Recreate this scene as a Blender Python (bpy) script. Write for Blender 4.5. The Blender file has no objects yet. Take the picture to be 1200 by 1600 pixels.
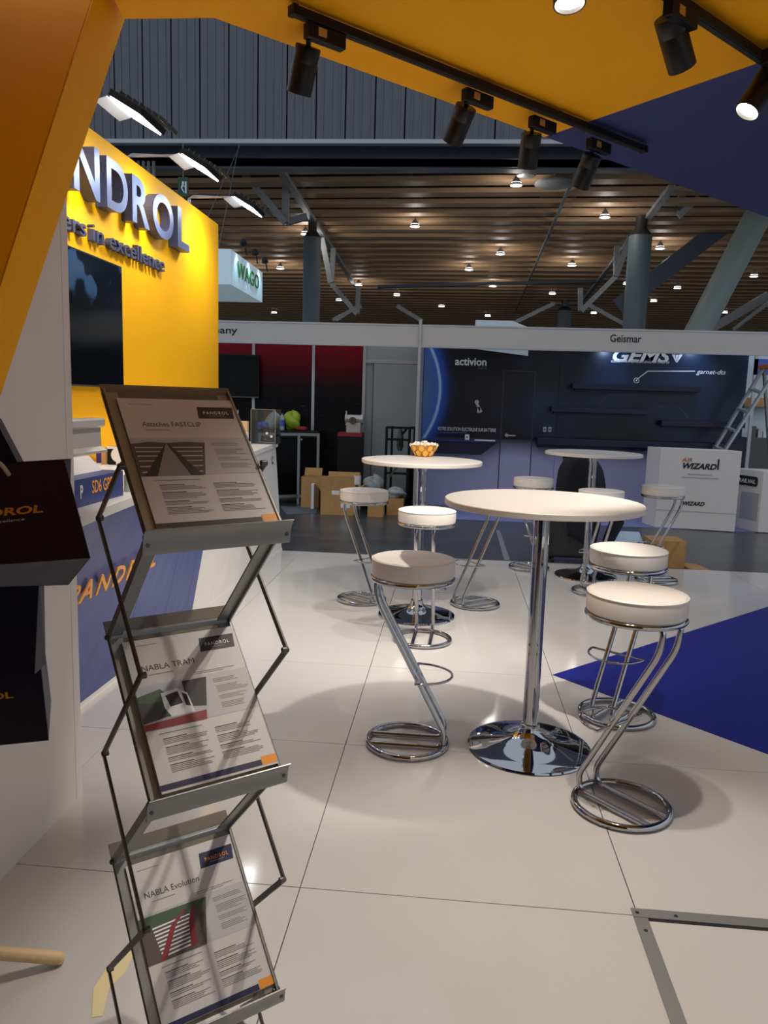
import bpy, math, random
from math import sin, cos, pi, radians, sqrt
from mathutils import Vector, Matrix
random.seed(7)
scene = bpy.context.scene
col = scene.collection
# ------------------------------------------------------------------ camera
FPX, PITCH, ROLL, YAW = 1217.05, .1432, .0297, .0849
CAM = Vector((.4038, -2.1456, 1.469))
_F = Vector((-sin(YAW)*cos(PITCH), cos(YAW)*cos(PITCH), -sin(PITCH)))
_R0 = Vector((cos(YAW), sin(YAW), 0)); _U0 = _R0.cross(_F)
_R = _R0*cos(ROLL)+_U0*sin(ROLL); _U = -_R0*sin(ROLL)+_U0*cos(ROLL)
cd = bpy.data.cameras.new('camera'); cd.sensor_fit = 'VERTICAL'; cd.sensor_height = 36
cd.lens = FPX/1600*36; cd.clip_start = .05; cd.clip_end = 300
cam = bpy.data.objects.new('camera', cd); col.objects.link(cam)
m3 = Matrix((_R, _U, -_F)).transposed().to_4x4(); m3.translation = CAM
cam.matrix_world = m3; scene.camera = cam
# ------------------------------------------------------------------ world, exposure
w = bpy.data.worlds.new('hall_air'); scene.world = w; w.use_nodes = True
w.node_tree.nodes['Background'].inputs[0].default_value = (.62, .68, .78, 1)
w.node_tree.nodes['Background'].inputs[1].default_value = .72
vs = scene.view_settings
vs.view_transform = 'Standard'; vs.look = 'None'; vs.gamma = 1; vs.use_curve_mapping = False
vs.exposure = 0.36
P_TRACK, P_FLOOD, P_DOWN = 52, 25, 14
# ------------------------------------------------------------------ helpers
def ray(px, py): return _F+_R*((px-600)/FPX)+_U*((800-py)/FPX)
def at_y(px, py, y): d = ray(px, py); return CAM+d*((y-CAM.y)/d.y)
def at_x(px, py, x): d = ray(px, py); return CAM+d*((x-CAM.x)/d.x)
def at_z(px, py, z=0.): d = ray(px, py); return CAM+d*((z-CAM.z)/d.z)
def at_plane(px, py, o, n): d = ray(px, py); return CAM+d*((Vector(o)-CAM).dot(n)/d.dot(n))
V = Vector

class MB:
    def __init__(s): s.v = []; s.f = []; s.m = []; s.mi = 0
    def add(s, vs_, fs):
        o = len(s.v); s.v += [V(p) for p in vs_]
        for f in fs: s.f.append([o+i for i in f]); s.m.append(s.mi)
        return s
    def hexa(s, c):   # 4 bottom ccw, 4 top ccw
        return s.add(c, [(3,2,1,0),(4,5,6,7),(0,1,5,4),(1,2,6,5),(2,3,7,6),(3,0,4,7)])
    def boxb(s, a, b):
        (x0,y0,z0),(x1,y1,z1) = a, b
        return s.hexa([(x0,y0,z0),(x1,y0,z0),(x1,y1,z0),(x0,y1,z0),(x0,y0,z1),(x1,y0,z1),(x1,y1,z1),(x0,y1,z1)])
    def obox(s, o, ex, ey, ez):  # origin corner + three edge vectors
        o, ex, ey, ez = V(o), V(ex), V(ey), V(ez)
        return s.hexa([o, o+ex, o+ex+ey, o+ey, o+ez, o+ex+ez, o+ex+ey+ez, o+ey+ez])
    def beam(s, a, b, w_, t, up=(0,0,1)):
        a, b = V(a), V(b); d = (b-a).normalized(); up = V(up)
        if abs(d.dot(up)) > .98: up = V((1,0,0))
        sd = d.cross(up).normalized()*w_/2; u = sd.cross(d).normalized()*t/2
        return s.hexa([a-sd-u, a+sd-u, b+sd-u, b-sd-u, a-sd+u, a+sd+u, b+sd+u, b-sd+u])
    def tube(s, pts, r, seg=10, closed=False, cap=True):
        pts = [V(p) for p in pts]; n = len(pts); rs = r if isinstance(r, (list, tuple)) else [r]*n
        tang = []
        for i in range(n):
            if closed: t = pts[(i+1) % n]-pts[i-1]
            else: t = pts[min(i+1,n-1)]-pts[max(i-1,0)]
            tang.append(t.normalized())
        up = V((0,0,1)) if abs(tang[0].z) < .9 else V((1,0,0))
        u = (up-tang[0]*up.dot(tang[0])).normalized(); vv = []
        for i in range(n):
            u = (u-tang[i]*u.dot(tang[i])).normalized(); b = tang[i].cross(u)
            vv += [pts[i]+(u*cos(2*pi*k/seg)+b*sin(2*pi*k/seg))*rs[i] for k in range(seg)]
        fs = []
        for i in range(n if closed else n-1):
            j = (i+1) % n
            for k in range(seg):
                k2 = (k+1) % seg; fs.append((i*seg+k, i*seg+k2, j*seg+k2, j*seg+k))
        if not closed and cap:
            fs.append(tuple(range(seg-1,-1,-1))); fs.append(tuple((n-1)*seg+k for k in range(seg)))
        return s.add(vv, fs)
    def lathe(s, prof, seg=32, M=None):
        vv = []; fs = []; n = len(prof)
        for r, z in prof:
            for k in range(seg):
                p = V((r*cos(2*pi*k/seg), r*sin(2*pi*k/seg), z)); vv.append(M@p if M else p)
        for i in range(n-1):
            for k in range(seg):
                k2 = (k+1) % seg; fs.append((i*seg+k, i*seg+k2, (i+1)*seg+k2, (i+1)*seg+k))
        if prof[0][0] > 1e-6: fs.append(tuple(range(seg-1,-1,-1)))
        if prof[-1][0] > 1e-6: fs.append(tuple((n-1)*seg+k for k in range(seg)))
        return s.add(vv, fs)
    def prism(s, poly, o, ex, ey, ez):   # poly in (ex,ey) from o, extruded by ez
        o, ex, ey, ez = V(o), V(ex), V(ey), V(ez); n = len(poly)
        b = [o+ex*p[0]+ey*p[1] for p in poly]
        return s.add(b+[p+ez for p in b], [tuple(range(n-1,-1,-1)), tuple(range(n,2*n))]+[(i,(i+1)%n,n+(i+1)%n,n+i) for i in range(n)])
    def poly(s, pts): return s.add(pts, [tuple(range(len(pts)))])
    def text(s, body, o, ex, ey, height=None, width=None, depth=0., bold=0., shear=0., spacing=1., align='L', res=3):
        """o: baseline left, ex/ey: directions; height: cap height; width: total width"""
        cu = bpy.data.curves.new('t', 'FONT'); cu.body = body; cu.resolution_u = res; cu.size = 1
        cu.offset = bold; cu.shear = shear; cu.space_character = spacing
        ob = bpy.data.objects.new('t', cu); col.objects.link(ob)
        dg = bpy.context.evaluated_depsgraph_get(); me = bpy.data.meshes.new_from_object(ob.evaluated_get(dg))
        bpy.data.objects.remove(ob); bpy.data.curves.remove(cu)
        xs = [q.co.x for q in me.vertices]; x0, x1 = min(xs), max(xs)
        sy = (height or .1)/.73; sx = width/(x1-x0) if width else sy
        if height is None: sy = sx
        ex, ey, o = V(ex).normalized(), V(ey).normalized(), V(o); ez = ex.cross(ey).normalized()
        off = -(x1-x0)*sx/2 if align == 'C' else 0
        b = [o+ex*((q.co.x-x0)*sx+off)+ey*q.co.y*sy for q in me.vertices]; fs = [tuple(p.vertices) for p in me.polygons]
        if depth:
            n = len(b); edges = {}
            for f in fs:
                for i in range(len(f)): edges[(f[i], f[(i+1)%len(f)])] = 1
            side = [(a, c, c+n, a+n) for (a, c) in edges if (c, a) not in edges]
            fr = [tuple(n+i for i in f) for f in fs]
            s.add(b+[p+ez*depth for p in b], [f[::-1] for f in fs]+fr+side)
        else: s.add(b, fs)
        bpy.data.meshes.remove(me); return s
    def mesh(s, name, mats, smooth=None, inv=None):
        me = bpy.data.meshes.new(name)
        vv = [inv@p for p in s.v] if inv else s.v
        me.from_pydata([tuple(p) for p in vv], [], s.f)
        for m in (mats if isinstance(mats, (list, tuple)) else [mats]): me.materials.append(m)
        me.polygons.foreach_set('material_index', s.m)
        if smooth:
            me.shade_smooth(); me.set_sharp_from_angle(angle=radians(smooth))
        me.update(); return me
    def build(s, name, mats, parent=None, smooth=None, world=True, bevel=0):
        inv = None
        if parent is not None and world: inv = chain(parent).inverted()
        ob = bpy.data.objects.new(name, s.mesh(name, mats, smooth, inv)); col.objects.link(ob)
        if parent is not None: ob.parent = parent
        if bevel:
            b = ob.modifiers.new('Bevel', 'BEVEL'); b.width = bevel; b.segments = 2; b.limit_method = 'ANGLE'
        return ob
def chain(o):
    m = o.matrix_basis.copy()
    while o.parent: o = o.parent; m = o.matrix_basis @ m
    return m
def tag(o, label, cat, group=None, kind=None):
    o['label'] = label; o['category'] = cat
    if group: o['group'] = group
    if kind: o['kind'] = kind
    return o
def thing(name, label, cat, loc=(0,0,0), rotz=0, group=None):
    o = bpy.data.objects.new(name, None); col.objects.link(o); o.location = loc; o.rotation_euler = (0,0,rotz)
    o.empty_display_size = .05; return tag(o, label, cat, group)
def struct(o): o['kind'] = 'structure'; return o
def instance(name, ob, parent, loc=None):
    c = ob.copy(); c.name = name; col.objects.link(c); c.parent = parent
    if loc is not None: c.location = loc
    return c
def copy_thing(root, loc, rotz, label):
    r = root.copy(); col.objects.link(r); r.location = loc; r.rotation_euler = (0,0,rotz); r['label'] = label
    for ch in root.children:
        c = ch.copy(); col.objects.link(c); c.parent = r
        for g in ch.children:
            d = g.copy(); col.objects.link(d); d.parent = c
    return r
def fillet(pts, rad, n=5):
    pts = [V(p) for p in pts]; out = [pts[0]]
    for i in range(1, len(pts)-1):
        a, p, b = pts[i-1], pts[i], pts[i+1]; r = rad if not isinstance(rad, (list,tuple)) else rad[i]
        da, db = (a-p), (b-p); l = min(r, da.length*.48, db.length*.48)
        q0, q1 = p+da.normalized()*l, p+db.normalized()*l
        for k in range(n+1):
            t = k/n; out.append(q0*(1-t)**2+p*2*t*(1-t)+q1*t*t)
    out.append(pts[-1]); return out
# ------------------------------------------------------------------ materials
MATS = {}
def lin(c):
    return tuple(((x/255)/12.92 if x/255 <= .04045 else ((x/255+.055)/1.055)**2.4) for x in c)+(1,)
def mat(name, rgb, rough=.5, metal=0., spec=.5, noise=0., scale=20., bump=0., coat=0., emit=0., sheen=0., stretch=None):
    m = bpy.data.materials.new(name); m.use_nodes = True; nt = m.node_tree; b = nt.nodes['Principled BSDF']
    c = lin(rgb); b.inputs['Base Color'].default_value = c; b.inputs['Roughness'].default_value = rough
    b.inputs['Metallic'].default_value = metal; b.inputs['Specular IOR Level'].default_value = spec
    b.inputs['Coat Weight'].default_value = coat; b.inputs['Coat Roughness'].default_value = .08
    if emit: b.inputs['Emission Color'].default_value = c; b.inputs['Emission Strength'].default_value = emit
    if noise or bump:
        tc = nt.nodes.new('ShaderNodeTexCoord'); n = nt.nodes.new('ShaderNodeTexNoise'); n.inputs['Scale'].default_value = scale; n.inputs['Detail'].default_value = 4
        mp = nt.nodes.new('ShaderNodeMapping'); mp.inputs['Scale'].default_value = stretch or (1,1,1)
        nt.links.new(tc.outputs['Object'], mp.inputs[0]); nt.links.new(mp.outputs[0], n.inputs['Vector'])
        if noise:
            r = nt.nodes.new('ShaderNodeValToRGB'); e = r.color_ramp.elements
            e[0].position = .3; e[1].position = .7
            e[0].color = tuple(x*(1-noise) for x in c[:3])+(1,); e[1].color = tuple(min(1, x*(1+noise)) for x in c[:3])+(1,)
            nt.links.new(n.outputs[0], r.inputs[0]); nt.links.new(r.outputs[0], b.inputs['Base Color'])
        if bump:
            bp = nt.nodes.new('ShaderNodeBump'); bp.inputs['Strength'].default_value = bump; bp.inputs['Distance'].default_value = .002
            nt.links.new(n.outputs[0], bp.inputs['Height']); nt.links.new(bp.outputs[0], b.inputs['Normal'])
    MATS[name] = m; return m
def glassy(name, tint, opac, rough=.03, rim=.35):
    m = bpy.data.materials.new(name); m.use_nodes = True; nt = m.node_tree; nt.nodes.clear()
    o = nt.nodes.new('ShaderNodeOutputMaterial'); t = nt.nodes.new('ShaderNodeBsdfTransparent'); g = nt.nodes.new('ShaderNodeBsdfGlossy')
    d = nt.nodes.new('ShaderNodeBsdfDiffuse'); m1 = nt.nodes.new('ShaderNodeMixShader'); m2 = nt.nodes.new('ShaderNodeMixShader')
    fr = nt.nodes.new('ShaderNodeFresnel'); fr.inputs[0].default_value = 1.2+rim*.5
    t.inputs[0].default_value = lin(tint); d.inputs[0].default_value = lin(tint); g.inputs['Roughness'].default_value = rough
    m1.inputs[0].default_value = opac
    nt.links.new(t.outputs[0], m1.inputs[1]); nt.links.new(d.outputs[0], m1.inputs[2])
    nt.links.new(fr.outputs[0], m2.inputs[0]); nt.links.new(m1.outputs[0], m2.inputs[1]); nt.links.new(g.outputs[0], m2.inputs[2])
    nt.links.new(m2.outputs[0], o.inputs[0]); return m
yellow = mat('yellow_paint', (250,178,0), .5, spec=.25, noise=.02, scale=60, bump=.05)
yellow_c = mat('yellow_panel_paint', (250,176,0), .6, spec=.2, noise=.02, scale=80)
navy_p = mat('navy_panel_paint', (44,52,112), .5, noise=.03, scale=60)
blue_carpet = mat('blue_vinyl', (26,32,128), .4, noise=.04, scale=90, bump=.1, spec=.25)
tile_m = mat('glossy_white_tile', (204,200,195), .09, spec=.5, noise=.015, scale=2.5)
aisle_m = mat('aisle_dark_floor', (70,72,75), .28, noise=.25, scale=1.6, bump=.1, stretch=(1,2.5,1))
lav_carpet = mat('lavender_carpet', (128,138,186), .9, noise=.1, scale=200)
white_wall = mat('white_wall_laminate', (222,214,206), .5, noise=.01, scale=5)
white_lam = mat('white_laminate', (226,222,216), .35)
counter_blue = mat('counter_blue', (58,72,136), .4, noise=.02, scale=40)
navy_face = mat('plinth_navy', (50,66,128), .4)
gold = mat('gold_lettering', (250,165,50), .4)
letter_m = mat('brushed_letter_face', (96,110,150), .35, metal=.2)
letter_side = mat('letter_side', (62,66,92), .45)
chrome = mat('chrome', (176,176,178), .05, metal=1)
seat_m = mat('white_leatherette', (224,218,210), .42, noise=.02, scale=40, bump=.08)
table_m = mat('white_table_laminate', (218,212,204), .35)
edge_m = mat('table_edge', (206,198,188), .45)
alu = mat('grey_aluminium', (146,148,146), .42, metal=.45, noise=.05, scale=40)
alu_dark = mat('dark_aluminium', (92,92,90), .45, metal=.7)
alu_light = mat('light_aluminium', (176,178,180), .4, metal=.6)
trim_m = mat('trim_aluminium', (158,158,156), .38, metal=.55)
black_m = mat('black_plastic', (18,18,19), .5, spec=.25)
black_lamp = mat('black_lamp_body', (34,32,30), .42, metal=.25)
black_gloss = mat('black_screen', (5,6,8), .3, spec=.15)
dark_rubber = mat('dark_rubber', (24,24,26), .7)
paper = mat('paper_white', (204,200,196), .5, noise=.01, scale=10)
p_grey = mat('print_grey_band', (186,184,184), .5)
p_text = mat('print_grey_text', (132,130,130), .6)
p_dark = mat('print_dark', (60,58,60), .6)
p_navy = mat('print_navy', (34,38,72), .5)
p_orange = mat('print_orange', (236,150,40), .5)
p_brown = mat('print_brown', (92,80,76), .6)
p_steel = mat('print_steel', (138,134,138), .5)
p_sky = mat('print_sky', (176,178,186), .5)
p_red = mat('print_red', (134,44,48), .5)
p_green = mat('print_green', (70,92,66), .6)
p_white = mat('print_white', (236,236,238), .5)
acrylic = glassy('clear_acrylic', (176,170,160), .34)
acrylic_box_m = glassy('clear_acrylic_box', (232,238,240), .02)
bag_dark = mat('bag_navy_paper', (30,27,50), .5, noise=.05, scale=25)
bag_wine = mat('bag_wine_paper', (44,30,44), .5, noise=.05, scale=25)
bag_under = mat('bag_underside', (96,96,108), .5, noise=.06, scale=14)
cord_m = mat('cream_cord', (206,184,158), .8)
wood_m = mat('pale_wood', (222,190,140), .5, noise=.04, scale=14, stretch=(6,6,1))
fascia_m = mat('fascia_white', (190,186,180), .5)
panel_grey = mat('grey_partition', (148,154,152), .5)
ink = mat('black_ink', (24,24,28), .6)
navy_solid = mat('navy_shelf', (14,20,52), .4)
card_m = mat('cardboard', (186,142,88), .8, noise=.08, scale=18)
card_dark = mat('cardboard_printed', (120,110,104), .8)
steel_blue = mat('painted_steel_column', (104,118,124), .5, noise=.06, scale=3)
pale_steel = mat('pale_steel_column', (150,164,158), .5)
truss_m = mat('truss_white_steel', (168,172,176), .5)
girder_m = mat('girder_grey', (86,96,110), .5)
clad_m = mat('gable_cladding', (86,89,98), .5, noise=.04, scale=3)
slat_m = mat('larch_slat', (222,182,142), .55, noise=.14, scale=2.2, stretch=(1,8,8))
roof_m = mat('dark_roof', (22,25,30), .8)
perf_m = mat('perforated_metal', (150,148,144), .4, metal=.5, noise=.3, scale=9)
lamp_glow = mat('lamp_glow', (255,246,232), .5, emit=14)
lamp_dim = mat('lamp_glow_soft', (255,240,215), .5, emit=3)
flood_glow = mat('flood_glow', (240,248,255), .5, emit=22)
down_glow = mat('downlight_glow', (255,252,246), .5, emit=9)
green_m = mat('green_sign_print', (30,120,44), .5)
sign_white = mat('sign_white', (206,222,226), .5)
sign_lit = mat('backlit_sign_face', (186,210,222), .5, emit=.22)
lime = mat('lime_plastic', (150,176,40), .4, noise=.15, scale=14)
lime_haze = mat('pale_plastic', (168,178,172), .3, noise=.2, scale=10)
bottle_b = mat('blue_label', (70,90,190), .35)
red_m = mat('red_cloth', (150,34,30), .7)
jacket_m = mat('navy_jacket', (20,22,36), .85, noise=.2, scale=20)
case_m = mat('suitcase_dark', (34,34,38), .5, noise=.1, scale=30)
bowl_m = mat('bowl_yellow', (238,178,62), .3, noise=.12, scale=30)
cream = mat('cream_wrapper', (240,232,220), .4)
steel_obj = mat('satin_steel', (190,186,178), .35, metal=.5)
blue_sheet = mat('pale_blue_sheet', (186,204,222), .4)
grey_mat = mat('grey_mat', (92,96,102), .9)
indigo = mat('indigo_plastic', (52,40,140), .5)
# gradient print: red sky over a night city
def night_print():
    m = bpy.data.materials.new('red_night_print'); m.use_nodes = True; nt = m.node_tree; b = nt.nodes['Principled BSDF']
    g = nt.nodes.new('ShaderNodeNewGeometry'); sx = nt.nodes.new('ShaderNodeSeparateXYZ'); nt.links.new(g.outputs['Position'], sx.inputs[0])
    mr = nt.nodes.new('ShaderNodeMapRange'); mr.inputs[1].default_value = .0; mr.inputs[2].default_value = 2.4; nt.links.new(sx.outputs['Z'], mr.inputs[0])
    r = nt.nodes.new('ShaderNodeValToRGB'); e = r.color_ramp.elements
    e[0].position = 0; e[0].color = lin((10,10,12)); e[1].position = 1; e[1].color = lin((128,12,24))
    for p, c in ((.60,(12,11,14)), (.68,(30,14,18)), (.78,(84,8,20)), (.9,(120,12,26))): q = e.new(p); q.color = lin(c)
    b.inputs['Specular IOR Level'].default_value = .15
    nt.links.new(mr.outputs[0], r.inputs[0])
    n = nt.nodes.new('ShaderNodeTexNoise'); n.inputs['Scale'].default_value = 5; n.inputs['Detail'].default_value = 8; n.inputs['Roughness'].default_value = .75
    mp = nt.nodes.new('ShaderNodeMapping'); mp.inputs['Scale'].default_value = (1.2,1,6); mp.inputs['Rotation'].default_value = (0,.3,0)
    nt.links.new(g.outputs['Position'], mp.inputs[0]); nt.links.new(mp.outputs[0], n.inputs['Vector'])
    r2 = nt.nodes.new('ShaderNodeValToRGB'); r2.color_ramp.elements[0].position = .6; r2.color_ramp.elements[1].position = .8
    r2.color_ramp.elements[0].color = (0,0,0,1); r2.color_ramp.elements[1].color = lin((130,120,90))
    nt.links.new(n.outputs[0], r2.inputs[0])
    band = nt.nodes.new('ShaderNodeValToRGB'); be = band.color_ramp.elements
    be[0].position = .1; be[0].color = (.1,.1,.1,1); be[1].position = .62; be[1].color = (0,0,0,1)
    for p, v in ((.3,.35), (.55,1.)): q = be.new(p); q.color = (v,v,v,1)
    nt.links.new(mr.outputs[0], band.inputs[0])
    mu = nt.nodes.new('ShaderNodeMix'); mu.data_type = 'RGBA'; mu.blend_type = 'MULTIPLY'; mu.inputs[0].default_value = 1
    nt.links.new(r2.outputs[0], mu.inputs[6]); nt.links.new(band.outputs[0], mu.inputs[7])
    ad = nt.nodes.new('ShaderNodeMix'); ad.data_type = 'RGBA'; ad.blend_type = 'ADD'; ad.inputs[0].default_value = 1
    nt.links.new(r.outputs[0], ad.inputs[6]); nt.links.new(mu.outputs[2], ad.inputs[7]); nt.links.new(ad.outputs[2], b.inputs['Base Color'])
    b.inputs['Roughness'].default_value = .5; return m
red_night = night_print()
# navy print that turns lavender at the bottom, with a blue planet rim at its left end
def navy_print():
    m = bpy.data.materials.new('navy_wall_print'); m.use_nodes = True; nt = m.node_tree; b = nt.nodes['Principled BSDF']; L = nt.links.new
    g = nt.nodes.new('ShaderNodeNewGeometry'); sx = nt.nodes.new('ShaderNodeSeparateXYZ'); L(g.outputs['Position'], sx.inputs[0])
    n = nt.nodes.new('ShaderNodeTexNoise'); n.inputs['Scale'].default_value = .9; n.inputs['Detail'].default_value = 3; L(g.outputs['Position'], n.inputs['Vector'])
    r = nt.nodes.new('ShaderNodeValToRGB'); e = r.color_ramp.elements
    e[0].position = .38; e[0].color = lin((12,14,22)); e[1].position = .72; e[1].color = lin((28,50,84))
    xr = nt.nodes.new('ShaderNodeMapRange'); xr.inputs[1].default_value = 1.6; xr.inputs[2].default_value = 4.3; xr.inputs[3].default_value = -.12; xr.inputs[4].default_value = .16
    L(sx.outputs['X'], xr.inputs[0]); s1 = nt.nodes.new('ShaderNodeMath'); s1.operation = 'ADD'; L(n.outputs[0], s1.inputs[0]); L(xr.outputs[0], s1.inputs[1]); L(s1.outputs[0], r.inputs[0])
    cx = nt.nodes.new('ShaderNodeVectorMath'); cx.operation = 'DISTANCE'; cx.inputs[1].default_value = (-1.0, 8.9, 1.62); L(g.outputs['Position'], cx.inputs[0])
    pr = nt.nodes.new('ShaderNodeValToRGB'); q = pr.color_ramp.elements; mrr = nt.nodes.new('ShaderNodeMapRange'); mrr.inputs[1].default_value = .8; mrr.inputs[2].default_value = 1.6
    L(cx.outputs['Value'], mrr.inputs[0]); L(mrr.outputs[0], pr.inputs[0])
    q[0].position = 0; q[0].color = lin((120,150,190)); q[1].position = 1; q[1].color = (0,0,0,1)
    for p, c in ((.25,(96,128,180)), (.46,(70,110,190)), (.50,(190,225,250)), (.535,(40,90,190)), (.68,(8,24,70)), (.8,(0,2,8))): k = q.new(p); k.color = lin(c)
    ad = nt.nodes.new('ShaderNodeMix'); ad.data_type = 'RGBA'; ad.blend_type = 'ADD'; ad.inputs[0].default_value = 1
    L(r.outputs[0], ad.inputs[6]); L(pr.outputs[0], ad.inputs[7])
    zr = nt.nodes.new('ShaderNodeMapRange'); zr.inputs[1].default_value = .98; zr.inputs[2].default_value = .72; L(sx.outputs['Z'], zr.inputs[0])
    mx = nt.nodes.new('ShaderNodeMix'); mx.data_type = 'RGBA'; L(zr.outputs[0], mx.inputs[0]); L(ad.outputs[2], mx.inputs[6]); mx.inputs[7].default_value = lin((176,176,208))
    L(mx.outputs[2], b.inputs['Base Color']); b.inputs['Roughness'].default_value = .32; b.inputs['Specular IOR Level'].default_value = .4; return m
navy_print_m = navy_print()
# tv picture: dark blue with a lighter swirl
def tv_print():
    m = bpy.data.materials.new('screen_off_glass'); m.use_nodes = True; nt = m.node_tree; b = nt.nodes['Principled BSDF']; L = nt.links.new
    g = nt.nodes.new('ShaderNodeNewGeometry'); n = nt.nodes.new('ShaderNodeTexWave'); n.inputs['Scale'].default_value = 2.2; n.inputs['Distortion'].default_value = 7; n.inputs['Detail'].default_value = 2
    L(g.outputs['Position'], n.inputs['Vector']); r = nt.nodes.new('ShaderNodeValToRGB'); e = r.color_ramp.elements
    e[0].position = .5; e[0].color = lin((12,20,34)); e[1].position = .62; e[1].color = lin((52,78,108))
    L(n.outputs['Color'], r.inputs[0]); sx = nt.nodes.new('ShaderNodeSeparateXYZ'); L(g.outputs['Position'], sx.inputs[0])
    z = nt.nodes.new('ShaderNodeMapRange'); z.inputs[1].default_value = 1.95; z.inputs[2].default_value = 2.05; L(sx.outputs['Z'], z.inputs[0])
    mx = nt.nodes.new('ShaderNodeMix'); mx.data_type = 'RGBA'; L(z.outputs[0], mx.inputs[0]); mx.inputs[6].default_value = lin((6,8,12)); L(r.outputs[0], mx.inputs[7])
    L(mx.outputs[2], b.inputs['Base Color']); b.inputs['Roughness'].default_value = .12; return m
tv_m = tv_print()
def spot(parent, loc, target, power, ang=80, blend=.6, color=(1,.92,.82), radius=.03):
    d = bpy.data.lights.new('light', 'SPOT'); d.energy = power; d.spot_size = radians(ang); d.spot_blend = blend; d.color = color; d.shadow_soft_size = radius
    o = bpy.data.objects.new('light', d); col.objects.link(o)
    q = (V(target)-V(loc)).to_track_quat('-Z', 'Y'); mw = Matrix.Translation(V(loc)) @ q.to_matrix().to_4x4()
    if parent is not None: o.parent = parent; o.matrix_basis = chain(parent).inverted() @ mw
    else: o.matrix_basis = mw
    return o

# ================================================================== SETTING
Z0 = -.02                                  # aisle level; the stand floor is a raised deck at 0
fl = struct(MB().boxb((-40,-12,-.2), (50,75,Z0)).build('floor', aisle_m))
tile_mb = MB().boxb((.0015,.0015,0), (.9985,.9985,.0195))
tile0 = tile_mb.build('tile', tile_m, fl, world=False, bevel=.0008); tile0.location = (-2,-4,Z0+.0003)
short = MB().boxb((.0015,.0015,0), (.9985,.13,.0195)).build('tile', tile_m, fl, world=False, bevel=.0008); short.location = (-2,5,Z0+.0003)
for i in range(-2, 6):
    for j in range(-4, 5):
        if (i, j) != (-2,-4): instance('tile', tile0, fl, (i,j,Z0+.0003))
    if i != -2: instance('tile', short, fl, (i,5,Z0+.0003))
# metal trims round the access panel
t1 = struct(MB().boxb((.985,-.012,.0005), (4.2,.028,.004)).build('trim_1', trim_m))
MB().boxb((1.02,-.022,.0004), (4.2,-.0125,.0016)).build('shadow_gap', dark_rubber, t1)
t2 = struct(MB().boxb((.985,-3,.0005), (1.025,-.013,.0035)).build('trim_2', trim_m))
for t, pts in ((t1, ((1.0,.008,.004),(1.11,.006,.004))), (t2, ((1.006,-.07,.0035),))):
    for p in pts: MB().lathe([(.006,0),(.006,.0008),(.0,.0012)], 10, Matrix.Translation(p)).build('screw', dark_rubber, t)
# blue floor triangle
tag(MB().prism([(1.005,2.03),(4.2,-1.32),(4.2,5.1),(4.14,5.12)], (0,0,.0006), (1,0,0), (0,1,0), (0,0,.0025)).build('floor_panel', blue_carpet),
    'dark blue triangular floor covering pointing at the nearest white table', 'floor covering')
# walls of the stand, then two unseen ones added for shade
wl = struct(MB().boxb((-1.95,-.5,0), (-1.8,5.07,3.0)).build('wall_left', yellow))
pB0, pB1 = at_x(145,0,-.86), at_x(0,450,-.86); pA0, pA1 = at_x(205,0,-.86), at_x(0,620,-.86)
def ext(a, b, z): t = (z-a.z)/(b.z-a.z); return a+(b-a)*t
def zcut(y): t = (y-pA0.y)/(pA1.y-pA0.y); return pA0.z+(pA1.z-pA0.z)*t-.01
wy0 = ext(pA0,pA1,.3).y+.02
wn = struct(MB().prism([(wy0,0),(.395,0),(.395,zcut(.395)),(wy0,zcut(wy0))], (-1.02,0,0), (0,1,0), (0,0,1), (.12,0,0)).build('wall_front', white_wall))
MB().prism([(.3975,0),(.443,0),(.443,zcut(.443)),(.3975,zcut(.3975))], (-1.02,0,0), (0,1,0), (0,0,1), (.12,0,0)).build('panel', white_wall, wn)
wrr = struct(MB().boxb((-2.6,-3.75,0), (1.3,-3.62,3.0)).build('shade_wall_rear', navy_p))  # unseen wall added behind the camera to hold back ambient light
wo = struct(MB().boxb((-2.72,-3.62,0), (-2.6,-.3,3.0)).build('shade_wall_outer', navy_p))  # unseen side wall added to block light coming from the left
# hall: gable cladding, girders, ceiling
HR = Matrix.Rotation(radians(-3), 4, 'Z'); HO = V((0,16.2,0))
def hall(x, y, z): return HO + HR @ V((x,y,z))
wg = struct(MB().boxb((-9,13.35,6.30), (8,13.5,11)).build('wall_gable', roof_m))
for k in range(26):
    x0 = -8+k*.56
    mb = MB(); mb.boxb((x0,13.26,6.3), (x0+.53,13.34,11))
    for q in range(3): mb.boxb((x0+.1+q*.16,13.245,6.3), (x0+.13+q*.16,13.2595,11))
    mb.build('cladding_panel', clad_m, wg)
MB().boxb((-9,13.18,6.21), (8,13.34,6.285)).build('cladding_rail', truss_m, wg)
ce = struct(MB().hexa([hall(-30,-1,7.5), hall(45,-1,7.5), hall(45,50,7.5), hall(-30,50,7.5), hall(-30,-1,7.7), hall(45,-1,7.7), hall(45,50,7.7), hall(-30,50,7.7)]).build('ceiling', roof_m))
sl = MB().boxb((-26,.05,0), (34,.48,.11)).build('slat', slat_m, ce, world=False)
for k in range(38):
    s_ = sl if k == 0 else instance('slat', sl, ce)
    s_.matrix_basis = Matrix.Translation(hall(0,-.55+k*1.03,6.5)) @ HR
mb = MB()
for k in range(60):   # purlins over the slats, too fine to pick apart
    mb.beam(hall(-26+k,0,7.1), hall(-26+k,42,7.1), .07, .2)
o = mb.build('purlin_lattice', roof_m, ce); o['kind'] = 'stuff'
wf = struct(MB().boxb((-40,62,0), (50,62.3,7.6)).build('wall_far', roof_m))
o = MB().boxb((-30,14.2,6.23), (8,14.7,6.65)).build('girder', girder_m); tag(o, 'deep blue grey girder under the grey gable cladding', 'beam')
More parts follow.
